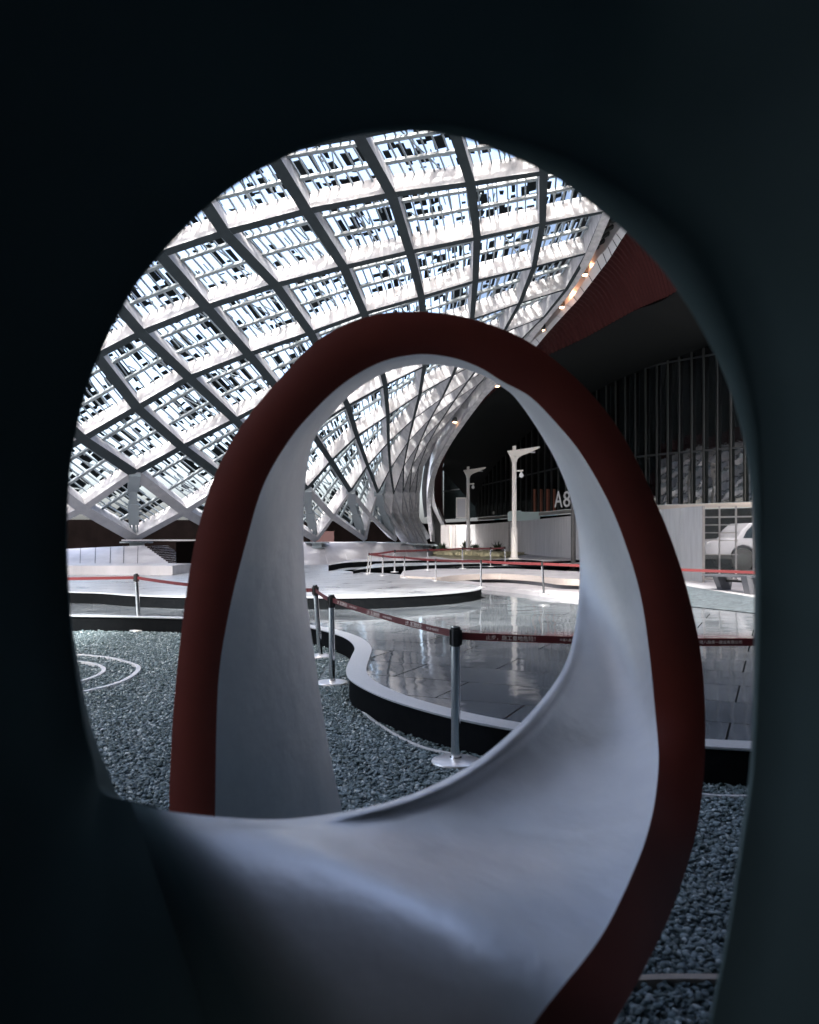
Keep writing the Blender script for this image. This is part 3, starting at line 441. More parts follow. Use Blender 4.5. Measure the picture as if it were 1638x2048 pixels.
for i in range(len(Hc)):
    s = i/6; h, o_ = Hc[i], Oc[i]; d = (o_-h); d.y = 0; d.normalize()
    fz = min(1, s/3); lip = interp([(0,.0005),(2,.008),(12,.008),(16,.015),(19,.05),(22,.08),(25,.04),(28,.01),(31,.006),(38,.006)], s)   # how widely the edge rolls
    r = []
    for k in range(7):
        th = k/6*math.pi/2
        r.append(h+d*lip*.75*(1-math.cos(th))+Vector((0, -1, 0))*lip*math.sin(th))
    e = r[-1]
    for k in range(1, 9):
        t = k/8; r.append(e.lerp(o_, t)+Vector((0, -.05*fz, 0))*math.sin(math.pi*t))
    rows.append(r)
    back.append([h, h+d*.05+Vector((0, .10, 0)), h+d*.3+Vector((0, .16, 0)), o_+Vector((0, .2, 0)), o_])
g = MB(); g.loft(rows); g.build('near_loop', M['shade_dark'], root, smooth=True)
g = MB(); g.loft(back); edge_smooth(g.build('near_loop_back', M['shade_dark'], root), 50)
# ---------------- lattice canopy ----------------
P = {(int(a), int(b)): Vector((x, y, z)) for a, b, x, y, z in NODES}
inside_pt = Vector((4, 22, 2))
NRM = {}
for (i, j), p in P.items():
    def nb(a, b):
        q = P.get((i+a, j+b)); return q
    dx = (nb(1,0) or p)-(nb(-1,0) or p); dy = (nb(0,1) or p)-(nb(0,-1) or p)
    if dx.length < 1e-4 or dy.length < 1e-4:
        dx = (nb(1,1) or p)-(nb(-1,-1) or p); dy = (nb(1,-1) or p)-(nb(-1,1) or p)
    n = dx.cross(dy)
    if n.length < 1e-4: n = p-inside_pt
    n.normalize()
    if n.dot(p-inside_pt) < 0: n = -n
    NRM[(i, j)] = n
DEP = .52
can = thing('lattice_canopy', P[(-6, 5)].copy(), 'huge curved white diagonal lattice shell with slatted screens arching over the plaza', 'canopy')
def taper(k): return interp([(-3,1),(0,.95),(3,.72),(6,.45),(9,.32),(14,.25)], k[0]+k[1])*(1.0 if 11+k[0]-k[1] > 2 else 1.15)
def rib(keys, wd0, dz):
    pts = [P[k] for k in keys]; ns = [NRM[k] for k in keys]; rows = []
    for q, (p, n) in enumerate(zip(pts, ns)):
        wd = wd0*taper(keys[q]); d = (pts[min(q+1, len(pts)-1)]-pts[max(q-1, 0)]).normalized(); s = d.cross(n).normalized()
        a = p+s*wd/2+n*dz; b = p-s*wd/2+n*dz; c = p-s*wd*.42+n*(DEP+dz); e = p+s*wd*.42+n*(DEP+dz)
        rows.append([a, b, c, e])
    g = MB(); k = len(rows); vs = [v for r in rows for v in r]
    for q in range(k-1):
        pass
    g.add(vs, [], 0)
    for q in range(k-1):
        for e in range(4):
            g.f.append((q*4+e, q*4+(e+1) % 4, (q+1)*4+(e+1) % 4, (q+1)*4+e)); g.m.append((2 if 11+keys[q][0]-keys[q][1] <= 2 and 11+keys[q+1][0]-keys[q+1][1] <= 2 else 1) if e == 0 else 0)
    g.f += [(0,1,2,3), ((k-1)*4+3, (k-1)*4+2, (k-1)*4+1, (k-1)*4)]; g.m += [0, 0]
    return g
isr = sorted({k[0] for k in P}); jsr = sorted({k[1] for k in P})
for i in isr:
    ks = sorted([k for k in P if k[0] == i], key=lambda k: k[1])
    run = [ks[0]]
    for k in ks[1:]:
        if k[1] == run[-1][1]+1: run.append(k)
    if len(run) > 1: rib(run, .31, 0).build('rib', [M['rib_web'], M['rib_shade_face'], M['rib_lit_foot']], can)
for j in jsr:
    ks = sorted([k for k in P if k[1] == j], key=lambda k: k[0])
    run = [ks[0]]
    for k in ks[1:]:
        if k[0] == run[-1][0]+1: run.append(k)
    if len(run) > 1: rib(run, .235, .006).build('rib', [M['rib_web'], M['rib_shade_face'], M['rib_lit_foot']], can)
cells = []
for (i, j) in P:
    q = [(i, j), (i+1, j), (i+1, j+1), (i, j+1)]
    if all(k in P for k in q):
        px = [(CX+FPX*P[k].x/P[k].y, HY-FPX*(P[k].z-EYE)/P[k].y) for k in q]
        ar = abs(sum(px[a][0]*px[(a+1) % 4][1]-px[(a+1) % 4][0]*px[a][1] for a in range(4)))/2
        mx_ = sum(p[0] for p in px)/4; my_ = sum(p[1] for p in px)/4
        vis = 130 < mx_ < 1300 and 230 < my_ < 1100
        cells.append(((1 if vis else 0)*1e7+ar, q))
cells.sort(key=lambda c: -c[0])
def grille(g, q):
    a, b, c, d = [P[k] for k in q]; na, nb_, nc, nd = [NRM[k] for k in q]
    def at(s, t, h):
        p = a.lerp(b, s).lerp(d.lerp(c, s), t); n = na.lerp(nb_, s).lerp(nd.lerp(nc, s), t); return p+n*h
    L1 = (b-a).length; L2 = (d-a).length
    nrm = (na+nb_+nc+nd).normalized()
    for k in range(2):                                  # two flat rails
        t = (k+1)/3+random.uniform(-.02, .02); g.beam(at(.03, t, DEP*.80), at(.97, t, DEP*.80), .10, .07, nrm, 0)
    nr = max(4, round(L1/.235))
    for k in range(nr):                                 # slats
        s = (k+.5)/nr+random.uniform(-.015, .015); g.beam(at(s, .03, DEP*.90), at(s, .97, DEP*.90), .036, .055, nrm, 0)
    g.beam(at(random.random()*.5+.2, .04, DEP*.95), at(random.random()*.5+.3, .96, DEP*.95), .03, .03, nrm, 0)
    for k in range(7):
        s_, t_ = random.random()*.9, random.random()*.85; g.beam(at(s_, t_, DEP*1.25), at(s_+random.uniform(-.06,.08), t_+random.uniform(.08,.3), DEP*1.25), .03, .03, nrm, 0)
    nx, ny = 11, 7                                       # torn patchwork of outer panels
    for x in range(nx):
        y = 0
        while y < ny:
            ln = random.choice((1, 1, 2, 2, 3)); y2 = min(y+ln, ny)
            if random.random() < .54:
                s0 = x/nx+random.uniform(0, .04); s1 = (x+1)/nx+random.uniform(-.02, .05); t0 = y/ny+random.uniform(0, .07); t1 = y2/ny-random.uniform(0, .07)
                s1 = min(s1, 1); h = DEP+.30+random.uniform(-.02, .02)
                sk = random.uniform(-.02, .02)
                A_, B_, C_, D_ = at(s0, t0, h), at(s1, t0+sk, h), at(s1-sk, t1, h), at(s0+sk, t1-sk, h); u = nrm*.03
                g.add([A_, B_, C_, D_, A_+u, B_+u, C_+u, D_+u], [(0,1,2,3),(7,6,5,4),(0,4,5,1),(1,5,6,2),(2,6,7,3),(3,7,4,0)], 1)
            y = y2
rest = MB()
for n, (ar, q) in enumerate(cells):
    if n < 100:
        g = MB(); grille(g, q); g.build('screen_panel', [M['rod'], M['panel']], can)
    else: grille(rest, q)
if rest.v: tag(rest.build('screen_panels', [M['rod'], M['panel']], can), kind='stuff')
# feet: pin plates and the short uprights
for k in [(-6,5), (-5,6), (-4,7), (-3,8), (-2,9), (-1,10), (0,11), (1,12), (2,13)]:
    if k not in P: continue
    p = P[k]; g = MB(); g.box(p+Vector((0, .1, -.10)), .95, .7, .05); g.box(p+Vector((0, .15, -.22)), .4, .4, .2); g.lathe(p+Vector((0, .1, -.34)), [(.3, 0), (.3, .04), (.14, .05), (.14, .12)], 16)
    g.build('foot_plate', M['rod'], can)
for k, k2 in [((-6,5), (-5,4)), ((-5,6), (-4,5)), ((-4,7), (-3,6)), ((-3,8), (-2,7)), ((-2,9), (-1,8))]:
    if k not in P or k2 not in P: continue
    a = P[k]; b = P[k2]; n = NRM[k2]; g = MB()
    g.beam(a+n*.12, a.lerp(b, .25)+n*.2, .10, .10); g.beam(a+n*.2+Vector((.12,0,0)), a.lerp(b, .25)+n*.25+Vector((.12,0,0)), .05, .05); g.beam(a+n*.2-Vector((.12,0,0)), a.lerp(b, .25)+n*.25-Vector((.12,0,0)), .05, .05)
    g.beam(a.lerp(b, .2)+n*.2, a.lerp(b, .5)+n*.25, .34, .22); g.beam(a.lerp(b, .48)+n*.25, a.lerp(b, .72)+n*.25, .26, .18); g.beam(a.lerp(b, .7)+n*.25, b, .36, .2)
    g.build('strut', M['rod'], can)
# ---------------- plinth, stairs and dark wall under the canopy ----------------
t = thing('sloped_plinth', Gp(240, 1150, Z2), 'pale sloping stone plinth at far left with a stepped stair edge on its right side', 'plinth')
g = MB(); DB, DT = 26.0, 28.3
tp = [Wp(x, y, DT) for x, y in [(-300,1104),(0,1101),(130,1098),(200,1094.5),(268,1091.5),(290,1091)]]
bt = [Wp(x, y, DB) for x, y in [(-300,1131),(0,1131),(130,1131),(200,1131),(268,1131),(290,1131)]]
g.loft([[a, b] for a, b in zip(tp, bt)])
n = 12                                               # stepped edge down to the right
for k in range(n):
    x0 = 290+k*(345-290)/n; x1 = 290+(k+1)*(345-290)/n; yt = 1091+(k+.6)*(1131-1091)/n; Dk = DT+(DB-DT)*(k+.5)/n
    g.quad(Wp(x0, 1131, DB), Wp(x1, 1131, DB), Wp(x1, yt, Dk), Wp(x0, yt, Dk))
    g.quad(Wp(x0, yt, Dk), Wp(x1, yt, Dk), Wp(x1, yt, Dk)+Vector((0, 2.5, 0)), Wp(x0, yt, Dk)+Vector((0, 2.5, 0)))
g.build('sloped_face', M['white_wall'], t)
for x in (160, 190, 220, 247, 275):
    g = MB(); g.beam(Wp(x, 1131, DB-.012), Wp(x+1, interp([(130,1098),(200,1094.5),(290,1091)], x), DT-.012), .02, .004); g.build('joint', M['gap_dark'], t)
g = MB(); a = Gp(345, 1150, Z2); top = EYE-(1131.5-HY)*a.y/FPX
g.box(((a.x-20)/2-4, a.y+1.2, (Z2+top)/2), a.x+20+8-.01, 2.4, top-Z2) if False else g.prism([(-25, a.y), (a.x, a.y), (a.x, a.y+2.2), (-25, a.y+2.2)], Z2-.01, top, 0, 0)
g.build('ledge', M['white_wall'], t)
t = thing('dark_retaining_wall', (-6, 31, Z2), 'dark brown retaining wall behind the left feet of the lattice canopy', 'wall')
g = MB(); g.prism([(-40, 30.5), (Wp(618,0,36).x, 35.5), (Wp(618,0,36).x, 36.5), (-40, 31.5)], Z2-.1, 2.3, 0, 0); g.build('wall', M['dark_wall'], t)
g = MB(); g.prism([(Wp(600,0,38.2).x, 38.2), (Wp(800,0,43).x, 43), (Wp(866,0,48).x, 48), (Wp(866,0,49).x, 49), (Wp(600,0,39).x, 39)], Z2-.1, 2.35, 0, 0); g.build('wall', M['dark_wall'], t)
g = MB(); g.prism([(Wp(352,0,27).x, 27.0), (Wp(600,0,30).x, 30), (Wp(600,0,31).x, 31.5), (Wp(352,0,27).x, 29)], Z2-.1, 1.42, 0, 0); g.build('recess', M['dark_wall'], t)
g = MB(); g.beam(Wp(246, 1080.5, 28.6), Wp(600, 1080.5, 29.5), .5, .045); g.build('capping_rail', M['white_wall'], t)
# long white sloped plinth, right part
t = thing('white_plinth', Wp(740, 1120, 36), 'long white sloping plinth running under the far feet of the lattice canopy', 'plinth')
tx = [(560,1084.5,34),(640,1084.8,34.7),(740,1085.3,36.2),(800,1086.5,37.8),(845,1089,40),(866,1090,42)]
bx = [(560,32.5),(640,33.2),(740,34.8),(800,36.5),(845,38.5),(866,40.5)]
g = MB(); rows = []
for (x, y, D), (x2, D2) in zip(tx, bx):
    a = Wp(x, y, D); b = Wp(x2, 1100, D2); b.z = Z2; rows.append([b, a, a+Vector((.3, 3, 0))])
g.loft(rows); g.build('sloped_face', M['white_wall'], t)
for x in (650, 690, 735, 775, 812):
    D = interp([(a, c) for a, b, c in tx], x); D2 = interp(bx, x); a = Wp(x-6, 1085.5, D-.03); b = Wp(x+6, 1100, D2-.02); b.z = Z2+.02
    g = MB(); g.beam(b, a, .03, .006); g.build('joint', M['sign_grey'], t)
t = MB(); t.prism([(Wp(622,0,37.2).x, 37.2), (Wp(668,0,37.6).x, 37.6), (Wp(668,0,38).x, 38), (Wp(622,0,38).x, 37.8)], .6, 1.85)
tag(t.build('red_wall', M['dark_red']), 'dark red wall seen low down behind the canopy feet left of the far arches', 'wall')

# ---------------- canopy rim, fascia and building ----------------
RD = [(250,16.0),(330,17.5),(424,20.3),(507,22.1),(579,24.0),(633,25.6),(697,27.6),(761,30.0),(800,31.6),(832,32.9),(873,34.5),(900,35.6),(957,38.2),(1008,41),(1046,43),(1090,44)]
rD = lambda y: interp(RD, y)
rim = [(1345,200),(1300,290),(1255,360),(1211,424),(1175,507),(1133,579),(1088,634),(1040,695),(992,752),(957,798),(922,845),(892,890),(868,938),(857,985),(856,1030),(863,1082)]
rimp = catmull([Wp(x, y, rD(y)) for x, y in rim], 4)
bld = thing('exhibition_building', (13, 40, Z1), 'dark exhibition building with red ribbed soffit, finned glass facade and white A8 lettering', 'building')
def edge_prism(name, pts, wx, hz, mt, parent, off=Vector((0,0,0))):
    rows = [[p+off, p+off+Vector((wx, 0, 0)), p+off+Vector((wx, 0, hz)), p+off+Vector((0, 0, hz))] for p in pts]
    g = MB(); g.loft(rows, closed=True); return g.build(name, mt, parent, fix=True)
edge_prism('rim_beam', rimp, .22, .8, M['rib_web'], can, Vector((-.05, 0, -.03)))
fin_in = [(1330,330),(1285,395),(1239,457),(1225,478),(1211,500),(1193,519),(1168,562),(1146,592),(1124,619),(1091,658),(1060,686),(1020,728),(976,770),(928,826),(900,862),(880,890),(868,918),(860,942),(858,990),(862,1008),(872,1030),(882,1050)]
fout = [(1345,340),(1298,405),(1250,469),(1234,494),(1218,519),(1202,540),(1176,574),(1154,602),(1135,622),(1097,664),(1069,697),(1030,736),(990,774),(940,826),(915,858),(891,895),(879,916),(870,950),(868,990),(871,1008),(879,1030),(889,1050)]
FI = catmull([Wp(x, y, rD(y)+.25) for x, y in fin_in], 3); FO = catmull([Wp(x, y, rD(y)) for x, y in fout], 3)
g = MB(); g.loft([[a+Vector((0,.1,.5)), a, b, b+Vector((0,.02,.25))] for a, b in zip(FI, FO)]); g.build('fascia', M['fascia'], bld)
for k in range(3, len(FI)-20, 2):
    g = MB(); g.beam(FI[k]+Vector((-.002,-.012,-.012)), FO[k]+Vector((0,-.012,-.012)), .02, .006); g.build('fascia_joint', M['gap_dark'], bld)
# gutter between the shell rim and the fascia
def resample(pts, n):
    d = [0]
    for a, b in zip(pts, pts[1:]): d.append(d[-1]+(b-a).length)
    out = []
    for k in range(n):
        s = d[-1]*k/(n-1); i = min(int(np.searchsorted(d, s, 'right'))-1, len(pts)-2); t_ = (s-d[i])/max(d[i+1]-d[i], 1e-6); out.append(pts[i].lerp(pts[i+1], t_))
    return out
RI = []
for p in FI:
    yy = p.y; q = min(rimp, key=lambda r: abs(r.y-yy)); RI.append(q.copy())
RI = [sum((RI[max(0, min(len(RI)-1, k+d))] for d in (-2,-1,0,1,2)), Vector())/5 for k in range(len(RI))]
g = MB(); g.loft([[a+Vector((-.3, 0, .75)), (a+b)/2+Vector((0, .3, .85)), b+Vector((.1, .1, .45))] for a, b in zip(RI, FI)]); g.build('gutter', M['gap_dark'], bld, smooth=True)
for k, (px, py) in enumerate([(1171,548),(1125,613),(1090,659),(994,771),(910,843)]):
    D = rD(py)+.35; p = Wp(px, py, D); g = MB()
    g.lathe(p+Vector((0, 0, -.02)), [(.12, 0), (.14, .05), (.10, .16), (.03, .2)], 14); h = g.build('light_housing', M['gap_dark'], bld)
    g = MB(); g.lathe(p+Vector((0, 0, -.045)), [(.02, 0), (.09, .004), (.09, .02)], 14); g.build('lens', M['glow'], h)
for k in range(2, 20, 2):
    g = MB(); a = RI[k]+Vector((0, .1, .35)); b = FI[k]+Vector((0, .1, .3)); g.tube([a, (a+b)/2+Vector((0, 0, -.1)), b], .06, 8); g.build('gutter_bracket', M['fin'], bld)
for px, py in ((1180,533),(1136,590)):
    p = Wp(px, py, rD(py)+.5); l = bpy.data.lights.new('downlight', 'POINT'); l.energy = 4; l.color = (1, .42, .2); l.shadow_soft_size = .08
    o = bpy.data.objects.new('downlight', l); C.objects.link(o); o.location = p+Vector((0, -.1, .0)); 
Gs = [(1440,470,20),(1400,545,20.6),(1346,588,21.8),(1310,604,23),(1271,621,24.5),(1216,651,26),(1165,679,27.5),(1100,709,29.2),(1052,736,30.6),(1007,768,32),(975,796,33.2),(946,826,34.6),(925,850,35.8),(910,872,37),(900,893,38),(891,914,39),(885,940,40.4),(883,970,41.6),(884,1000,42.6),(886,1020,43.4),(889,1043,44),(893,1055,45)]
GI = catmull([Wp(*p) for p in Gs], 3)
def ribbed(A_, B_, nrib):
    A_ = resample(A_, nrib*2+1); B_ = resample(B_, nrib*2+1); rows = []
    for k, (a, b) in enumerate(zip(A_, B_)):
        u = Vector((0, 0, .035 if k % 2 else 0)); rows.append([a.lerp(b, t_/6)+u+Vector((0, 0, .25*math.sin(math.pi*t_/6))) for t_ in range(7)])
    g = MB(); g.loft(rows); return g
ribbed(FO, GI, 130).build('red_soffit', M['red_soffit'], bld)
def facD(x): return interp([(885,66),(905,64),(955,59),(1000,54),(1060,48),(1140,41.7),(1200,39.6),(1325,36.3),(1510,33),(1700,30.5),(1900,28)], x)
Hs = [(1620,615),(1500,660),(1411,694),(1358,714),(1312,729),(1270,747),(1230,763),(1195,780),(1150,802),(1110,828),(1076,852),(1052,870),(1030,891),(1010,911),(992,929),(968,962),(950,1013),(935,1028),(920,1036),(910,1041),(903,1046),(896,1052)]
HI = catmull([Wp(x, y, facD(x)) for x, y in Hs], 3)
GH = [((1440,470,20),(1620,615)),((1346,588,21.8),(1500,660)),((1271,621,24.5),(1411,694)),((1216,651,26),(1312,729)),((1165,679,27.5),(1250,753)),((1100,709,29.2),(1195,780)),((1052,736,30.6),(1150,802)),((1007,768,32),(1110,828)),((975,796,33.2),(1076,852)),((946,826,34.6),(1052,870)),((925,850,35.8),(1030,891)),((910,872,37),(1010,911)),((900,893,38),(992,929)),((891,914,39),(968,962)),((885,940,40.4),(950,1013))]
g = MB(); ga = catmull([Wp(*a) for a, b in GH], 4); ha = catmull([Wp(b[0], b[1], facD(b[0])) for a, b in GH], 4)
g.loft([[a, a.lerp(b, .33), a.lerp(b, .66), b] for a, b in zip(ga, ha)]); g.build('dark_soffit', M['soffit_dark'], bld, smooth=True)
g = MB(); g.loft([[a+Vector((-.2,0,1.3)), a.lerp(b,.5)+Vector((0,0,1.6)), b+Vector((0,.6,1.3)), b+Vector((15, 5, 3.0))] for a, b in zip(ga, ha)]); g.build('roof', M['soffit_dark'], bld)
xs = [2000, 1900, 1700, 1600, 1510, 1420, 1325, 1260, 1200, 1140, 1100, 1060, 1030, 1000, 975, 955, 930, 905, 885]
ZS = 3.0
g = MB(); g.loft([[Vector((Wp(x,0,facD(x)).x, facD(x)+.22, ZS)), Vector((Wp(x,0,facD(x)).x, facD(x)+.22, 20))] for x in xs]); g.build('glass_facade', M['glass_dark'], bld)
g = MB(); g.loft([[Vector((Wp(x,0,facD(x)).x, facD(x)+.2, 0)), Vector((Wp(x,0,facD(x)).x, facD(x)+.2, ZS-.25))] for x in xs]); g.build('base_wall', M['dark_wall'], bld)
g = MB(); g.add([Vector((Wp(863,0,43.2).x, 43.2, 0)), Vector((Wp(886,0,66).x, 66, 0)), Vector((Wp(886,0,66).x, 66, 14)), Vector((Wp(863,0,43.2).x, 43.2, 7))], [(0,1,2,3)]); g.build('end_wall', M['soffit_dark'], bld)
rows = []
for x in [q for q in xs if q >= 955]:
    p = Vector((Wp(x,0,facD(x)).x, facD(x), ZS)); rows.append([p+Vector((0,.3,-.22)), p+Vector((0,-.12,-.22)), p+Vector((0,-.12,-.02)), p+Vector((0,.34,-.02))])
g = MB(); g.loft(rows); g.build('sill', M['beige'], bld)
finx = [957,963.5,970,977.6,985.5,993.5,1002,1012,1021,1031,1041.5,1052.6,1064,1077,1090,1103,1117,1132,1146,1161,1177,1194,1213,1232,1251,1271,1292,1314,1336,1359,1384,1408,1435,1462,1490,1519,1550]
for x in finx:
    D = facD(x); yt = interp([(a, b) for a, b in Hs], x)-2; a = Wp(x, yt, D); b = Vector((a.x, D, ZS))
    if a.z < ZS+.1: continue
    g = MB(); g.box((a.x, D+.06, (a.z+ZS)/2), .05, .16, a.z-ZS-.04); g.build('fin', M['fin'], bld)
for zz in (5.2, 9.2):
    g = MB(); g.loft([[Vector((Wp(x,0,facD(x)).x, facD(x)+.20, zz)), Vector((Wp(x,0,facD(x)).x, facD(x)+.20, zz+.09))] for x in xs]); g.build('transom', M['gap_dark'], bld)
for x0, x1 in ((1067,1075.5),(1080,1088.5),(1092.5,1101.5),(1106,1115)):
    D = facD((x0+x1)/2)+.18; a = Wp(x0, 978, D); b = Wp(x1, 978, D); g = MB(); g.quad(Vector((a.x, D, ZS)), Vector((b.x, D, ZS)), b, a); g.build('blind', M['orange'], bld)
# letters A8
def text_mesh(body, size, extrude=0.0):
    c = bpy.data.curves.new('t', 'FONT'); c.body = body; c.size = size; c.extrude = extrude; c.resolution_u = 2
    o = bpy.data.objects.new('t', c); C.objects.link(o); bpy.context.view_layer.update()
    me = bpy.data.meshes.new_from_object(o.evaluated_get(bpy.context.evaluated_depsgraph_get())); C.objects.unlink(o); bpy.data.objects.remove(o); return me
D = 41.0
for ch, x0, x1 in (('A', 1109, 1124.5), ('8', 1126.5, 1140.5)):
    me = text_mesh(ch, 1.0, .05); vs = np.array([v.co[:] for v in me.vertices]); mn = vs.min(0); mxx = vs.max(0)
    a = Wp(x0, 1014.5, D); b = Wp(x1, 982, D)
    for v in me.vertices:
        fx = (v.co.x-mn[0])/(mxx[0]-mn[0]); fz = (v.co.y-mn[1])/(mxx[1]-mn[1]); v.co = (lerp(a.x, b.x, fx), D-v.co.z, lerp(a.z, b.z, fz))
    me.materials.clear(); me.materials.append(M['letters']); o = bpy.data.objects.new('letter', me); C.objects.link(o); o.parent = bld; o.matrix_parent_inverse = Matrix.Translation(-bld.location)
# ---------------- hoarding ----------------
hd = [(868,60),(900,60),(935,60),(985,53),(1025,47.5),(1060,44),(1100,39),(1145,35),(1195,32),(1240,30),(1325,27),(1405,24)]
t = thing('site_hoarding', (Wp(1145,0,35).x, 35, Z1), 'long white panelled site hoarding curving across the back of the plaza', 'hoarding')
HZ = 2.48
HP = [Vector((Wp(x,0,D).x, D, 0)) for x, D in hd]; hs = resample(HP, 26)
for a, b in zip(hs, hs[1:]):
    d = (b-a).normalized(); n = Vector((-d.y, d.x, 0)); g = MB(); a2 = a+d*.012; b2 = b-d*.012
    g.add([a2+Vector((0,0,Z1)), b2+Vector((0,0,Z1)), b2+Vector((0,0,HZ)), a2+Vector((0,0,HZ)), a2+n*.06+Vector((0,0,Z1)), b2+n*.06+Vector((0,0,Z1)), b2+n*.06+Vector((0,0,HZ)), a2+n*.06+Vector((0,0,HZ))],
          [(0,1,2,3),(7,6,5,4),(0,4,5,1),(1,5,6,2),(2,6,7,3),(3,7,4,0)]); g.build('board', M['frosted'] if a.y < 28 else M['board_white'], t)
    g = MB(); g.beam(a+n*.1+Vector((0,0,Z1)), a+n*.1+Vector((0,0,HZ-.05)), .06, .06, Vector((0,1,0))); g.build('hoarding_post', M['frame_pale'], t)
# glazed continuation with frame
gl = [(1407,23.9),(1460,23.3),(1515,22.7),(1640,21.5),(1800,20)]
t = thing('glazed_screen', (Wp(1460,0,23.3).x, 23.3, Z1), 'see-through glazed screen with pale frame bars beside the frosted hoarding', 'screen')
GP = [Vector((Wp(x,0,D).x, D, 0)) for x, D in gl]
g = MB(); g.loft([[p+Vector((0,0,Z1+.05)), p+Vector((0,0,HZ))] for p in GP]); g.build('pane', M['clear'], t)
for zz, th in ((HZ-.32, .04), (HZ-.55, .03), (HZ-.78, .03), (HZ-1.0, .035), (HZ-1.42, .025), (HZ-1.9, .05), (Z1+.08, .05)):
    g = MB(); p0 = Wp(1408,0,24.4); p1 = Wp(1476,0,24.0) if zz < HZ-.4 else Wp(1640,0,22.6)
    g.beam(Vector((p0.x, p0.y, zz)), Vector((p1.x, p1.y, zz)), .03, th); g.build('rail', M['frame_pale'], t)
for x, D, w_ in ((1407,23.95,.07),(1439,24.2,.035),(1472,24.0,.04),(1508,22.85,.06),(1600,22,.06)):
    p = Wp(x, 0, D); g = MB(); g.box((p.x, p.y, (Z1+HZ)/2), w_, .05, HZ-Z1); g.build('mullion', M['frame_pale'], t)

# ---------------- street lamps ----------------
def lamp(px, D, ytop, zb, k, label, arm=True, sign=False, m=None, flip=1):
    x = Wp(px, 0, D).x; zt = EYE+(HY-ytop)*D/FPX; mm = m or M['lamp_white']
    t = thing('street_lamp', (x, D, zb), label, 'street lamp', 'street lamps in the plaza'); s = k
    zm = EYE+(HY-(1056 if D < 45 else 1058))*D/FPX if not m else zb+.0
    g = MB(); g.lathe((x, D, 0), [(.155*s, zb), (.155*s, zm-.03), (.14*s, zm), (.115*s, zm+.02), (.105*s, zt-.5*s)], 18); edge_smooth(g.build('pole', mm, t))
    g = MB(); g.lathe((x, D, 0), [(.30*s, zb), (.30*s, zb+.04), (.17*s, zb+.08), (.17*s, zb+.22)], 18); edge_smooth(g.build('base_flange', mm, t))
    # cap and flared bracket
    g = MB(); g.lathe((x, D, 0), [(.14*s, zt-.75*s), (.14*s, zt-.55*s), (.12*s, zt-.5*s), (.09*s, zt-.45*s), (.09*s, zt)], 16); edge_smooth(g.build('cap', mm, t))
    br_ = [(-.33, -.24), (-.28, -.34), (-.15, -.60), (-.10, -.78), (.10, -.78), (.16, -.62), (.34, -.47), (.62, -.36), (1.15, -.13), (1.24, -.06), (1.15, -.03), (.4, -.15), (.0, -.20)]
    vs = [Vector((x+a*s*flip, D-w_*s, zt+b*s)) for w_ in (.10, -.10) for a, b in br_]; n = len(br_)
    g = MB(); g.add(vs, [tuple(range(n)), tuple(range(n, 2*n))[::-1]]+[(i, n+i, n+(i+1) % n, (i+1) % n) for i in range(n)]); g.build('lamp_arm', mm, t, fix=True)
    g = MB(); g.box((x+.75*s, D, zt-.30*s), .5*s, .14*s, .05*s); g.build('lamp_head', M['sign_grey'], t)
    if arm:
        zc = zt-1.2*s; g = MB(); g.beam((x+.08*s, D, zc), (x+.42*s, D, zc+.02), .05, .06); c_ = g.build('camera_arm', mm, t)
        g = MB(); g.lathe((x+.34*s, D, zc-.33*s), [(.02*s, 0), (.09*s, .05*s), (.11*s, .13*s), (.07*s, .2*s), (.03*s, .3*s)], 14); edge_smooth(g.build('camera_dome', M['letters'], c_))
    if sign:
        g = MB(); a = Wp(912, 995, D-.1); b = Wp(932.5, 1037, D-.1); g.box(((a.x+b.x)/2, D-.1, (a.z+b.z)/2), b.x-a.x, .10, a.z-b.z); s_ = g.build('sign_box', M['lamp_white'], t)
        g = MB(); g.box(((a.x+b.x)/2, D-.155, (a.z+b.z)/2), (b.x-a.x)*.78, .012, (a.z-b.z)*.86); g.build('sign_panel', M['sign_grey'], s_)
    return t
lamp(1028.5, 34, 892, Z4-.02, .86, 'taller white street lamp with a dome camera, right of the sign lamp')
lamp(936.3, 41, 933.5, Z4-.02, .72, 'white street lamp carrying a pale grey sign box on its left side', sign=True)
lamp(1146.5, 32, 850, Z1, .85, 'dark street lamp pole close to the white loop edge below the A8 letters', arm=False, m=M['lamp_dark'])
# globe column, teal canopy panel, slim bollard behind the hoarding
t = thing('globe_column', (Wp(994,0,58).x, 54.5, Z1), 'teal column topped by white globes above the hoarding between the two lamps', 'column')
D = 55.5; x = Wp(994,0,D).x; g = MB(); g.box((x, D, (Z1+EYE+46*D/FPX)/2), .34, .34, EYE+46*D/FPX-Z1); g.build('column', M['teal_dark'], t)
for dx, y in ((-5, 1026), (-1.5, 1029), (2.5, 1022), (4.5, 1028)):
    p = Wp(994+dx, y, D); g = MB(); g.lathe(p-Vector((0,0,.14)), [(.01,0),(.1,.04),(.14,.14),(.1,.24),(.01,.28)], 12); edge_smooth(g.build('globe', M['letters'], t), 90)
t = thing('teal_awning', (Wp(1065,0,46).x, 46.5, HZ), 'long pale teal awning panel rising above the hoarding left of the A8 letters', 'awning')
D = 46.5
g = MB(); prof = [(1016,1042),(1015,1026),(1018,1022.5),(1040,1021),(1044,1023.5),(1105,1024),(1112,1024.5),(1114.5,1028),(1114,1042)]
n = len(prof); vs = [Wp(a, b, D+w_) for w_ in (0, .6) for a, b in prof]; g.add(vs, [tuple(range(n))[::-1], tuple(range(n, 2*n))]+[(i, (i+1) % n, n+(i+1) % n, n+i) for i in range(n)]); g.build('awning_panel', M['teal'], t, fix=True)
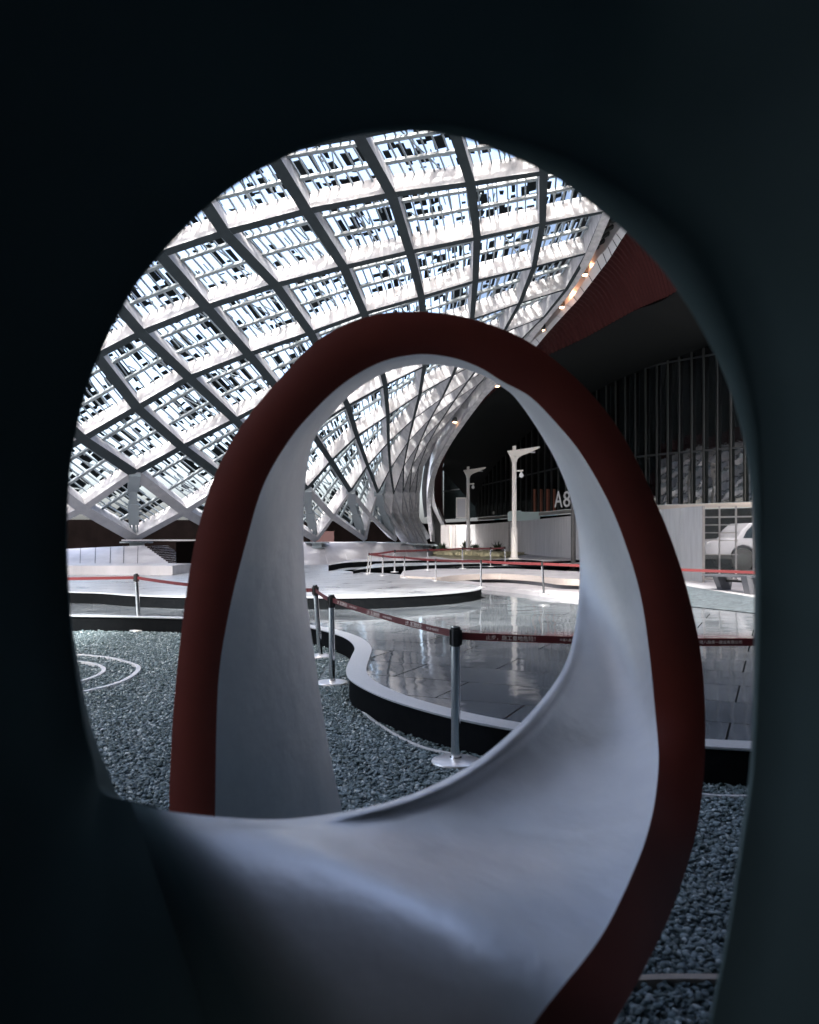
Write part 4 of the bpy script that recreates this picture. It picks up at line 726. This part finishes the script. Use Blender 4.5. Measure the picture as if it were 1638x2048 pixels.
g = MB(); g.box((Wp(1020,0,D).x, D+.3, (Z1+2.5)/2), .1, .1, 2.5-Z1); g.box((Wp(1108,0,D).x, D+.3, (Z1+2.5)/2), .1, .1, 2.5-Z1); g.build('support', M['frame_pale'], t)
D = 50; p = Wp(901, 1053, D); g = MB(); g.lathe((p.x, D, Z4-.02), [(.07,0),(.07,p.z-Z4),(.05,p.z-Z4+.03)], 12); tag(edge_smooth(g.build('bollard', M['lamp_white'])), 'slim white bollard standing among the plants at the left end of the hoarding', 'bollard')

# ---------------- planting ----------------
g = MB(); rr_ = random.Random(3)
for k in range(8000):
    px = rr_.uniform(868, 1048); D = rr_.uniform(33, 44)*1.0
    ymax = interp([(868,1118),(1000,1116),(1048,1119)], px)
    if D < interp([(868,39),(900,35),(960,33.6),(1010,36),(1048,43)], px): continue
    p = Wp(px, 0, D); p.z = Z4+rr_.uniform(0, .05)+.14*math.exp(-((px-930)/80)**2)
    h = rr_.uniform(.05, .13); a = rr_.uniform(0, 6.28); w_ = rr_.uniform(.02, .05); q = Vector((math.cos(a)*w_, math.sin(a)*w_, 0)); l_ = Vector((rr_.uniform(-.1,.1), rr_.uniform(-.1,.1), h))
    g.add([p-q, p+q, p+l_], [(0, 1, 2)])
tag(g.build('grass', M['grass']), 'dry yellow green grass on the raised planter', 'grass', kind='stuff')
rows = []
for i in range(21):
    px = 862+(1058-862)*i/20; r_ = []
    D0_ = interp([(862,40),(900,34.8),(960,33.2),(1010,35.6),(1058,44)], px)
    for D in (D0_, D0_+1.5, D0_+4, D0_+7, D0_+10): 
        p = Wp(px, 0, D); p.z = Z4+.003+(.13*math.exp(-((px-930)/80)**2) if D > D0_ else 0)*(.35 if D < D0_+3 else 1); r_.append(p)
    rows.append(r_)
g = MB(); g.loft(rows); o = g.build('planter_soil', M['soil'], smooth=True); o['kind'] = 'structure'
def agave(px, py, D, sz, label):
    p = Wp(px, py, D); p.z = Z4+.1; t = thing('agave_plant', p, label, 'plant', 'dark spiky plants in the planter'); g = MB(); ra = random.Random(int(px))
    for k in range(46):
        a = ra.uniform(0, 6.28); el = ra.uniform(.15, 1.45); L = sz*ra.uniform(.7, 1.1); d = Vector((math.cos(a)*math.cos(el), math.sin(a)*math.cos(el), math.sin(el))); s = Vector((-math.sin(a), math.cos(a), 0))*.06*sz*1.6
        m_ = p+d*L*.5+Vector((0, 0, .04)); e = p+d*L+Vector((0, 0, -.12*L*math.cos(el)))
        g.add([p-s*.6, p+s*.6, m_+s, m_-s, e], [(0,1,2,3), (3,2,4)])
    g.build('leaves', M['leaf'], t); g = MB(); g.lathe(p-Vector((0,0,.12)), [(.10*sz,0),(.13*sz,.15),(.03,.35*sz)], 10); g.build('stem', M['leaf'], t)
agave(884, 1096, 42.5, .62, 'broad dark spiky plant at the left end of the planter')
agave(868, 1098, 41.5, .5, 'small low dark spiky plant beside the white plinth end')
agave(934, 1092, 44.5, .78, 'tallest dark spiky plant at the foot of the sign lamp')
agave(951, 1094, 43.5, .6, 'dark spiky plant just right of the sign lamp foot')
agave(995, 1094, 43, .66, 'round dark spiky plant near the foot of the taller lamp')

# ---------------- stanchions and belts ----------------
def stanchion(px, yb, yt, z, lab, lean=0.0, D=None, gap=None):
    """base centre at pixel row yb, head top at yt"""
    b = Gp(px, yb, z) if D is None else Vector((Wp(px,0,D).x, D, z)); h = (yb-yt)*b.y/FPX if D is None else EYE+(HY-yt)*D/FPX-z
    t = thing('stanchion', b, lab, 'stanchion', 'belt stanchions around the plaza'); s = h/.95
    top = b+Vector((lean*h, 0, h)); ax = (top-b).normalized()
    near = b.y < 16
    nseg = 40 if near else 12
    def on(z_): return b+(top-b)*(z_/h)
    g = MB(); g.lathe(b+Vector((0, 0, .012 if near else 0)), [(.165*s, 0), (.168*s, .012*s), (.165*s, .022*s), (.15*s, .028*s), (.05*s, .036*s)], nseg); edge_smooth(g.build('base_disc', M['brushed'], t), 30)
    g = MB(); g.lathe(b, [(.155*s, -.004), (.155*s, .004)], nseg) if False else g.tube([on(.03*s), on(h*.86)], .032*s, 24 if near else 10); edge_smooth(g.build('post', M['steel'], t), 60)
    g = MB(); g.tube([on(h*.855), on(h*.99)], .034*s, 20 if near else 8)
    if near:
        g.box(on(h*.92)+Vector((.036*s, 0, 0)), .014*s, .03*s, .10*s); g.box(on(h*.92)-Vector((.036*s, 0, 0)), .014*s, .03*s, .10*s); g.box(on(h*.92)+Vector((0, -.036*s, 0)), .03*s, .012*s, .10*s)
    hd_ = edge_smooth(g.build('belt_head', M['head'], t), 60)
    if near:
        g = MB(); g.tube([on(h*.99), on(h)], .030*s, 20); edge_smooth(g.build('head_cap', M['steel'], hd_), 60)
        g = MB(); g.tube([b+Vector((0,0,.034*s)), b+Vector((0,0,.055*s))], .042*s, 24); edge_smooth(g.build('collar', M['steel'], t), 60)
    return on(h*.93)
S = {}
S['A'] = stanchion(911.5, 1530, 1252, 0, 'nearest steel stanchion standing on gravel in front of the dark curved riser', 0)
S['B'] = stanchion(664, 1370, 1189, 0, 'steel stanchion on gravel, right one of the pair beside the left sculpture leg', -.004)
S['C'] = stanchion(641, 1316, 1170, 0, 'leaning steel stanchion on gravel, left one of the pair beside the sculpture leg', -.075)
S['D'] = stanchion(279, 1263, 1147, 0, 'leaning steel stanchion on gravel in front of the far left terrace', -.06)
S['X'] = stanchion(1640, 1560, 1262, 0, 'steel stanchion hidden behind the dark loop at right edge, holding the lettered belt')
S['W'] = stanchion(-60, 1264, 1150, 0, 'steel stanchion beyond the dark loop at far left, holding the red belt')
far = [('f1',1088,1190,1123,Z1+.1,'rightmost far stanchion on the curved white kerb',-.06),('f2',962,1175,1119,Z2,'far stanchion at the tip of the rounded upper terrace',0),('f3',871.5,1162,1117,Z2,'far stanchion at the left end of the white wavy bench',0),
('f4',809,1156,1112,Z2,'third far stanchion from the left in the front belt row',0),('f5',765,1151.5,1109,Z2,'second far stanchion from the left in the front belt row',0.02),('f6',734,1148,1105,Z2,'front left corner stanchion of the far belt enclosure',.1),('f6b',739,1147,1105.5,Z2,'back one of the two leaning stanchions at the left corner of the far belt enclosure',.12),
('f7',789,1144.5,1099,Z3,'leftmost stanchion in the back belt row on the crescent step',.02),('f8',855.5,1140.5,1097,Z3,'back row stanchion in line with the left plant',0),('f9',925,1137.5,1094,Z3,'back row stanchion just left of the sign lamp foot',0),('f10',981,1133.5,1094,Z3,'back row stanchion left of the round dark plant',0),('f11',1010,1130.5,1093,Z3,'last stanchion at the right end of the back belt row',0),
('f0',1600,1214,1143,Z1,'stanchion beyond the dark loop on the right, holding the far red belt',0)]
for k, px, yb, yt, z, lab, ln in far: S[k] = stanchion(px, yb, yt, z, lab, ln)
def belt(a, b, h, lab, sag=.01, txt=None, n=24, mt=None, z_off=0):
    pts = []
    for k in range(n+1):
        t_ = k/n; p = a.lerp(b, t_)+Vector((0, 0, -sag*4*t_*(1-t_)+z_off)); pts.append(p)
    d = (b-a); d.z = 0; d.normalize(); nn = Vector((d.y, -d.x, 0))
    if nn.y > 0: nn = -nn
    g = MB(); g.loft([[p+Vector((0,0,h/2))+nn*.0008, p-Vector((0,0,h/2))+nn*.0008, p-Vector((0,0,h/2))-nn*.0008, p+Vector((0,0,h/2))-nn*.0008] for p in pts], closed=True)
    o = g.build('barrier_belt', mt or M['belt'])
    tag(o, lab, 'belt', 'red barrier belts')
    if txt:
        L = (b-a).length
        for body, s0, size in txt:
            me = text_mesh(body, size); 
            for v in me.vertices:
                u = (s0+v.co.x)/L; vv = v.co.y-size*.36
                p = a.lerp(b, u)+Vector((0, 0, -sag*4*u*(1-u)+z_off+vv))+nn*.0022; v.co = p
            me.materials.clear(); me.materials.append(M['belt_text']); q = bpy.data.objects.new('belt_lettering', me); C.objects.link(q); q.parent = o
    return o
W1 = '止步，施工重地危险！'; W2 = '中建八局第一建设有限公司'
LAB = (S['X']-S['A']).length
belt(S['A'], S['X'], .050, 'long red belt with large printed warning characters, right of the nearest stanchion', .02, [(W1, .62*.48, .040), (W2, 1.05-.20, .022), (W2, LAB-1.17, .026)] if False else [(W1, .205, .036), (W2, .70, .020), (W2, 1.78-.20, .0245)])
L2 = (S['A']-S['B']).length
tx2 = []
for k in range(3): tx2 += [(W1, .22+k*(L2-.2)/3, .040), (W2, .22+.46+k*(L2-.2)/3, .020)]
belt(S['B'], S['A'], .050, 'red belt with printed characters slanting between the two stanchions nearest the camera', .02, tx2, z_off=.01)
belt(S['C'], S['B'], .048, 'short belt between the paired stanchions right of the sculpture leg', .01, mt=M['belt'])
belt(S['D'], S['C'], .05, 'long red belt passing behind the left leg of the sculpture', .06)
belt(S['W'], S['D'], .05, 'red belt running left from the leaning far left stanchion', .01)
for a, b, l in (('f1','f0','red belt running right from the curved kerb, in front of the glazed screen'),('f2','f1','red belt above the white wavy bench'),('f3','f2','red belt above the rounded tip of the upper terrace'),('f4','f3','red belt in the front far row, left of the wavy bench end'),('f5','f4','short red belt between the second and third far stanchions'),('f6','f5','shortest red belt at the front left corner of the far enclosure'),('f6b','f7','red belt from the left corner to the back row'),('f7','f8','red belt in the back row left of the plants'),('f8','f9','red belt in the back row in front of the left plants'),('f9','f10','red belt in the back row right of the sign lamp'),('f10','f11','last red belt at the right end of the back row')):
    belt(S[a], S[b], .055, l, .01, n=10)

# ---------------- parked car and steel bench ----------------
t = thing('parked_car', (Wp(1480,0,27).x, 27, Z1), 'white off-road car parked behind the glazed screen at the right', 'car')
D0, Wd = 26.6, 1.75; Xc = lambda px: Wp(px, 0, D0).x; Zc = lambda py: EYE+(HY-py)*D0/FPX
def extr(prof, name, mt, y0, y1, par, inset=0):
    n = len(prof); vs = [Vector((Xc(a), y0, Zc(b))) for a, b in prof]+[Vector((Xc(a), y1, Zc(b))) for a, b in prof]
    g = MB(); g.add(vs, [tuple(range(n)), tuple(range(n, 2*n))[::-1]]+[(i, n+i, n+(i+1) % n, (i+1) % n) for i in range(n)]); o = g.build(name, mt, par, fix=True)
    return o
arch = lambda cx_, r, a0, a1: [(cx_+r*math.cos(a), 1117-r*math.sin(a)) for a in np.linspace(a0, a1, 9)]
body = [(1411,1117),(1409,1098),(1413,1085),(1424,1080),(1474,1077),(1484,1060),(1500,1046),(1600,1042),(1720,1044),(1728,1080),(1730,1117)]+arch(1690,26,0,math.pi)+arch(1487,26,0,math.pi)
bo = extr(body, 'body', M['car_white'], D0, D0+Wd, t)
be = bo.modifiers.new('bevel', 'BEVEL'); be.width = .05; be.segments = 3; be.limit_method = 'ANGLE'
extr([(1486,1076),(1493,1062),(1504,1051),(1548,1049),(1548,1076)], 'window', M['car_glass'], D0-.01, D0+.02, t)
extr([(1554,1076),(1554,1049),(1620,1047),(1620,1076)], 'window', M['car_glass'], D0-.01, D0+.02, t)
extr([(1408,1118),(1408,1108),(1460,1108),(1463,1118)], 'bumper', M['tyre'], D0-.04, D0+Wd+.04, t)
extr([(1510,1120),(1510,1112),(1662,1112),(1662,1120)], 'side_step', M['tyre'], D0-.05, D0+.3, t)
extr([(1411.5,1092),(1413,1086),(1422,1087),(1421,1094)], 'headlight', M['clear'], D0-.02, D0+.3, t)
for px in (1487, 1690):
    for yy in (D0+.02, D0+Wd-.27):
        c_ = Vector((Xc(px), yy, Zc(1119))); g = MB(); g.tube([c_, c_+Vector((0,.25,0))], .36, 28); wh = edge_smooth(g.build('wheel', M['tyre'], t), 40)
        g = MB(); g.tube([c_+Vector((0,-.015,0)), c_+Vector((0,.05,0))], .2, 10); g.build('rim', M['fin'], wh)
p = Gp(1470, 1184, Z1); t = thing('steel_bench', (p.x, p.y, Z1), 'dark grey bench on splayed plate legs at the right edge before the glazed screen', 'bench'); D = p.y
for x0, x1, x2, x3, y0 in ((1434,1466,1462,1445,1180),(1493,1530,1524,1501,1190),(1560,1596,1592,1572,1198)):
    Dk = (EYE-Z1)*FPX/(y0-HY); zt = EYE+(HY-1152)*Dk/FPX
    a = [Vector((Wp(x, 0, Dk).x, Dk, z)) for x, z in ((x0, zt), (x1, zt), (x2, Z1), (x3, Z1))]; g = MB(); b_ = [q+Vector((0, .35, 0)) for q in a]
    g.add(a+b_, [(0,1,2,3),(7,6,5,4),(0,4,5,1),(1,5,6,2),(2,6,7,3),(3,7,4,0)]); g.build('leg', M['bench'], t, fix=True)
g = MB(); D1 = (EYE-Z1)*FPX/(1180-HY); D2 = (EYE-Z1)*FPX/(1200-HY); a = Wp(1428, 1152, D1); b = Wp(1610, 1160, D2)
g.beam(a+Vector((0,.18,.02)), b+Vector((0,.18,.02)), .45, .05); g.build('seat', M['bench'], t)
g = MB(); g.beam(a+Vector((.3,.18,-.12)), b+Vector((0,.18,-.12)), .05, .05); g.build('cross_bar', M['fin'], t)

# unseen slabs and walls added to keep sky and sun off the sculpture
for cx_, cy_, sx_, sy_ in ((8.7, -9.25, 23.4, 25.5), (-5, -8, 4, 28), (-17.6, -12.5, 21.2, 19), (13.1, 11.35, 14.6, 15.6)):
    g = MB(); g.box((cx_, cy_, 9.9), sx_-.01, sy_, .6); g.build('overhead_blocker', M['soffit_dark'], bld)
g = MB(); g.box((-4, -22.3, 4.8), 48, .6, 9.6); g.build('rear_blocker', M['soffit_dark'], bld)
g = MB(); g.box((20.7, 3, 4.8), .6, 50, 9.6); g.build('side_blocker', M['soffit_dark'], bld)
g = MB(); g.box((-28.3, -12, 4.8), .6, 20, 9.6); g.build('side_blocker', M['soffit_dark'], bld)
